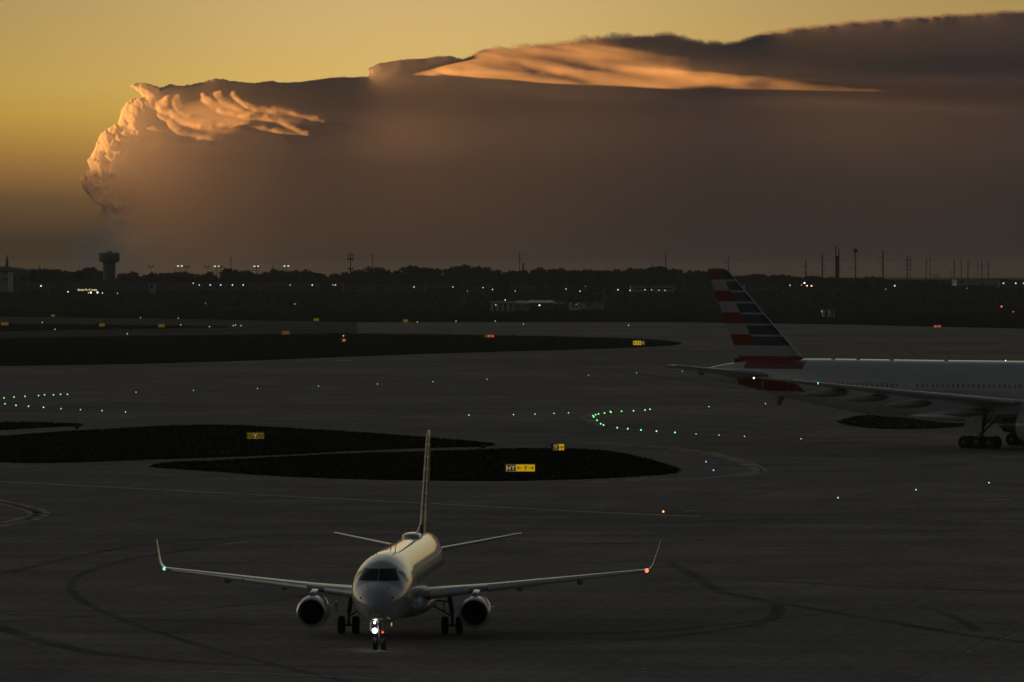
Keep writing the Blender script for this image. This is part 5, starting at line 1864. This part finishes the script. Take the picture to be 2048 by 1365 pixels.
# twin masts joined by a panel
b = base_at(1674.5, 3650)
root = empty('twin_mast', b)
tag(root, 'tallest twin masts joined by a dark slab, left of the boxy headed pole', 'mast')
k = 3650 / F
for x, yt, w in ((1671.5, 492, 2.4), (1677.5, 497, 2.2)):
    hz = at(x, yt, 3650).z - b.z
    MB().tube(((x - 1674.5) * k, 0, -1), ((x - 1674.5) * k, 0, hz), w * k * .62, w * k * .42, 8).build('mast', M['steel_pole'], root)
hz = at(1674.5, 512, 3650).z - b.z
MB().box((0, 0, hz / 2), (4.2 * k, .8, hz)).build('panel', M['steel_pole'], root)
for ya in (519, 530, 542):
    z = at(1674, ya, 3650).z - b.z
    MB().tube((0, 0, z), (8 * k, 0, z), .15, .15, 6).build('crossarm', M['steel_pole'], root)

# cell tower
b = base_at(701, 3500)
root = empty('cell_tower', b)
k = 3500 / F
tag(root, 'cell tower with three clusters of antenna panels', 'cell tower')
z = lambda y: at(701, y, 3500).z - b.z
MB().tube((0, 0, -1), (0, 0, z(503)), .48, .30, 10).build('mast', M['steel_pole'], root)
for ya, yb, hwid, nn in ((509.5, 514, 4.2, 2), (515.5, 522, 5.6, 5), (535.5, 541, 4.8, 4)):
    zz, hh = (z(ya) + z(yb)) / 2, z(ya) - z(yb)
    pl = MB()
    pl.tube((-hwid * k, 0, zz), (hwid * k, 0, zz), .12, .12, 6).tube((0, -hwid * k, zz), (0, hwid * k, zz), .12, .12, 6)
    pf = pl.build('platform', M['steel_pole'], root)
    for q in range(nn):
        u = -1 + 2 * q / (nn - 1)
        MB().box((u * hwid * k * .92, -.3 + .4 * (q % 2), zz + (q % 2) * .15), (.62 if nn > 2 else .7, .35, hh * (.95 if q in (0, nn - 1) else .75))).build('antenna_panel', M['steel_pole'], pf)

# brick chimney and trestle
b = base_at(1046.5, 3500)
root = empty('chimney', b)
tag(root, 'plain square chimney standing beside a utility pole', 'chimney')
hz = at(1046.5, 527, 3500).z - b.z
MB().box((0, 0, hz / 2), (1.25, 1.25, hz), top=(.72, .72)).build('stack', M['roof_dark'], root)
MB().box((0, 0, hz + .1), (1.15, 1.15, .35)).build('cap', M['roof_dark'], root)
b = base_at(1871, 3600)
root = empty('trestle_tank_stand', b)
tag(root, 'small dark trestle platform between the faint pole pair and the short poles', 'platform')
hz = at(1871, 551, 3600).z - b.z
for sx in (-1, 1):
    for sy in (-1, 1):
        MB().tube((sx * 1.4, sy * 1.4, -.5), (sx * .9, sy * .9, hz), .14, .12, 6).build('leg', M['steel_pole'], root)
MB().box((0, 0, hz), (3.6, 3.0, .35)).build('deck', M['steel_pole'], root)

# overhead wires
top = {i: p for i, p in enumerate(P1)}
wires = [(0, 1, -2.0), (0, 1, -4.0), (1, 2, -2.2), (1, 2, -4.5), (2, 3, -2.5), (2, 3, -4.6), (3, 4, -2.6), (3, 4, -5), (4, 5, -4), (5, 6, -5), (6, 7, -6), (7, 8, -5), (8, 9, -6), (9, 11, -6), (11, 15, -6), (15, 20, -5)]
for a, b_, dz in wires:
    pa, pb = top[a] + Vector((0, 0, dz)), top[b_] + Vector((0, 0, dz))
    mb = MB()
    n = 14
    L = (pb - pa).length
    pts = [pa.lerp(pb, t / n) - Vector((0, 0, .018 * L * 4 * (t / n) * (1 - t / n) * .35)) for t in range(n + 1)]
    for q in range(n):
        mb.tube(pts[q], pts[q + 1], .045, .045, 4)
    o = mb.build('power_line', M['steel_pole'])
    tag(o, ('upper' if dz > -3.9 else 'lower') + ' thin power line strung between poles, ' + region((pa.x + pb.x) / 2 / 3700 * F + CX), 'power line', 'power lines along the skyline')

# ------------------------------------------------------------------ haze over the airfield
hz_ = MB().box((0, 4700, 24.5), (18000, 15000, 53)).build('haze', None)
hm = bpy.data.materials.new('haze')
hm.use_nodes = True
t = hm.node_tree
t.nodes.clear()
o_ = N(t, 'ShaderNodeOutputMaterial')
pv = N(t, 'ShaderNodeVolumePrincipled')
pv.inputs['Color'].default_value = (.90, .90, .90, 1)
pv.inputs['Density'].default_value = 4e-5
pv.inputs['Anisotropy'].default_value = .3
t.links.new(pv.outputs[0], o_.inputs['Volume'])
hz_.data.materials.append(hm)
tag(hz_, 'thin grey evening haze lying over the airfield', 'haze', kind='stuff')
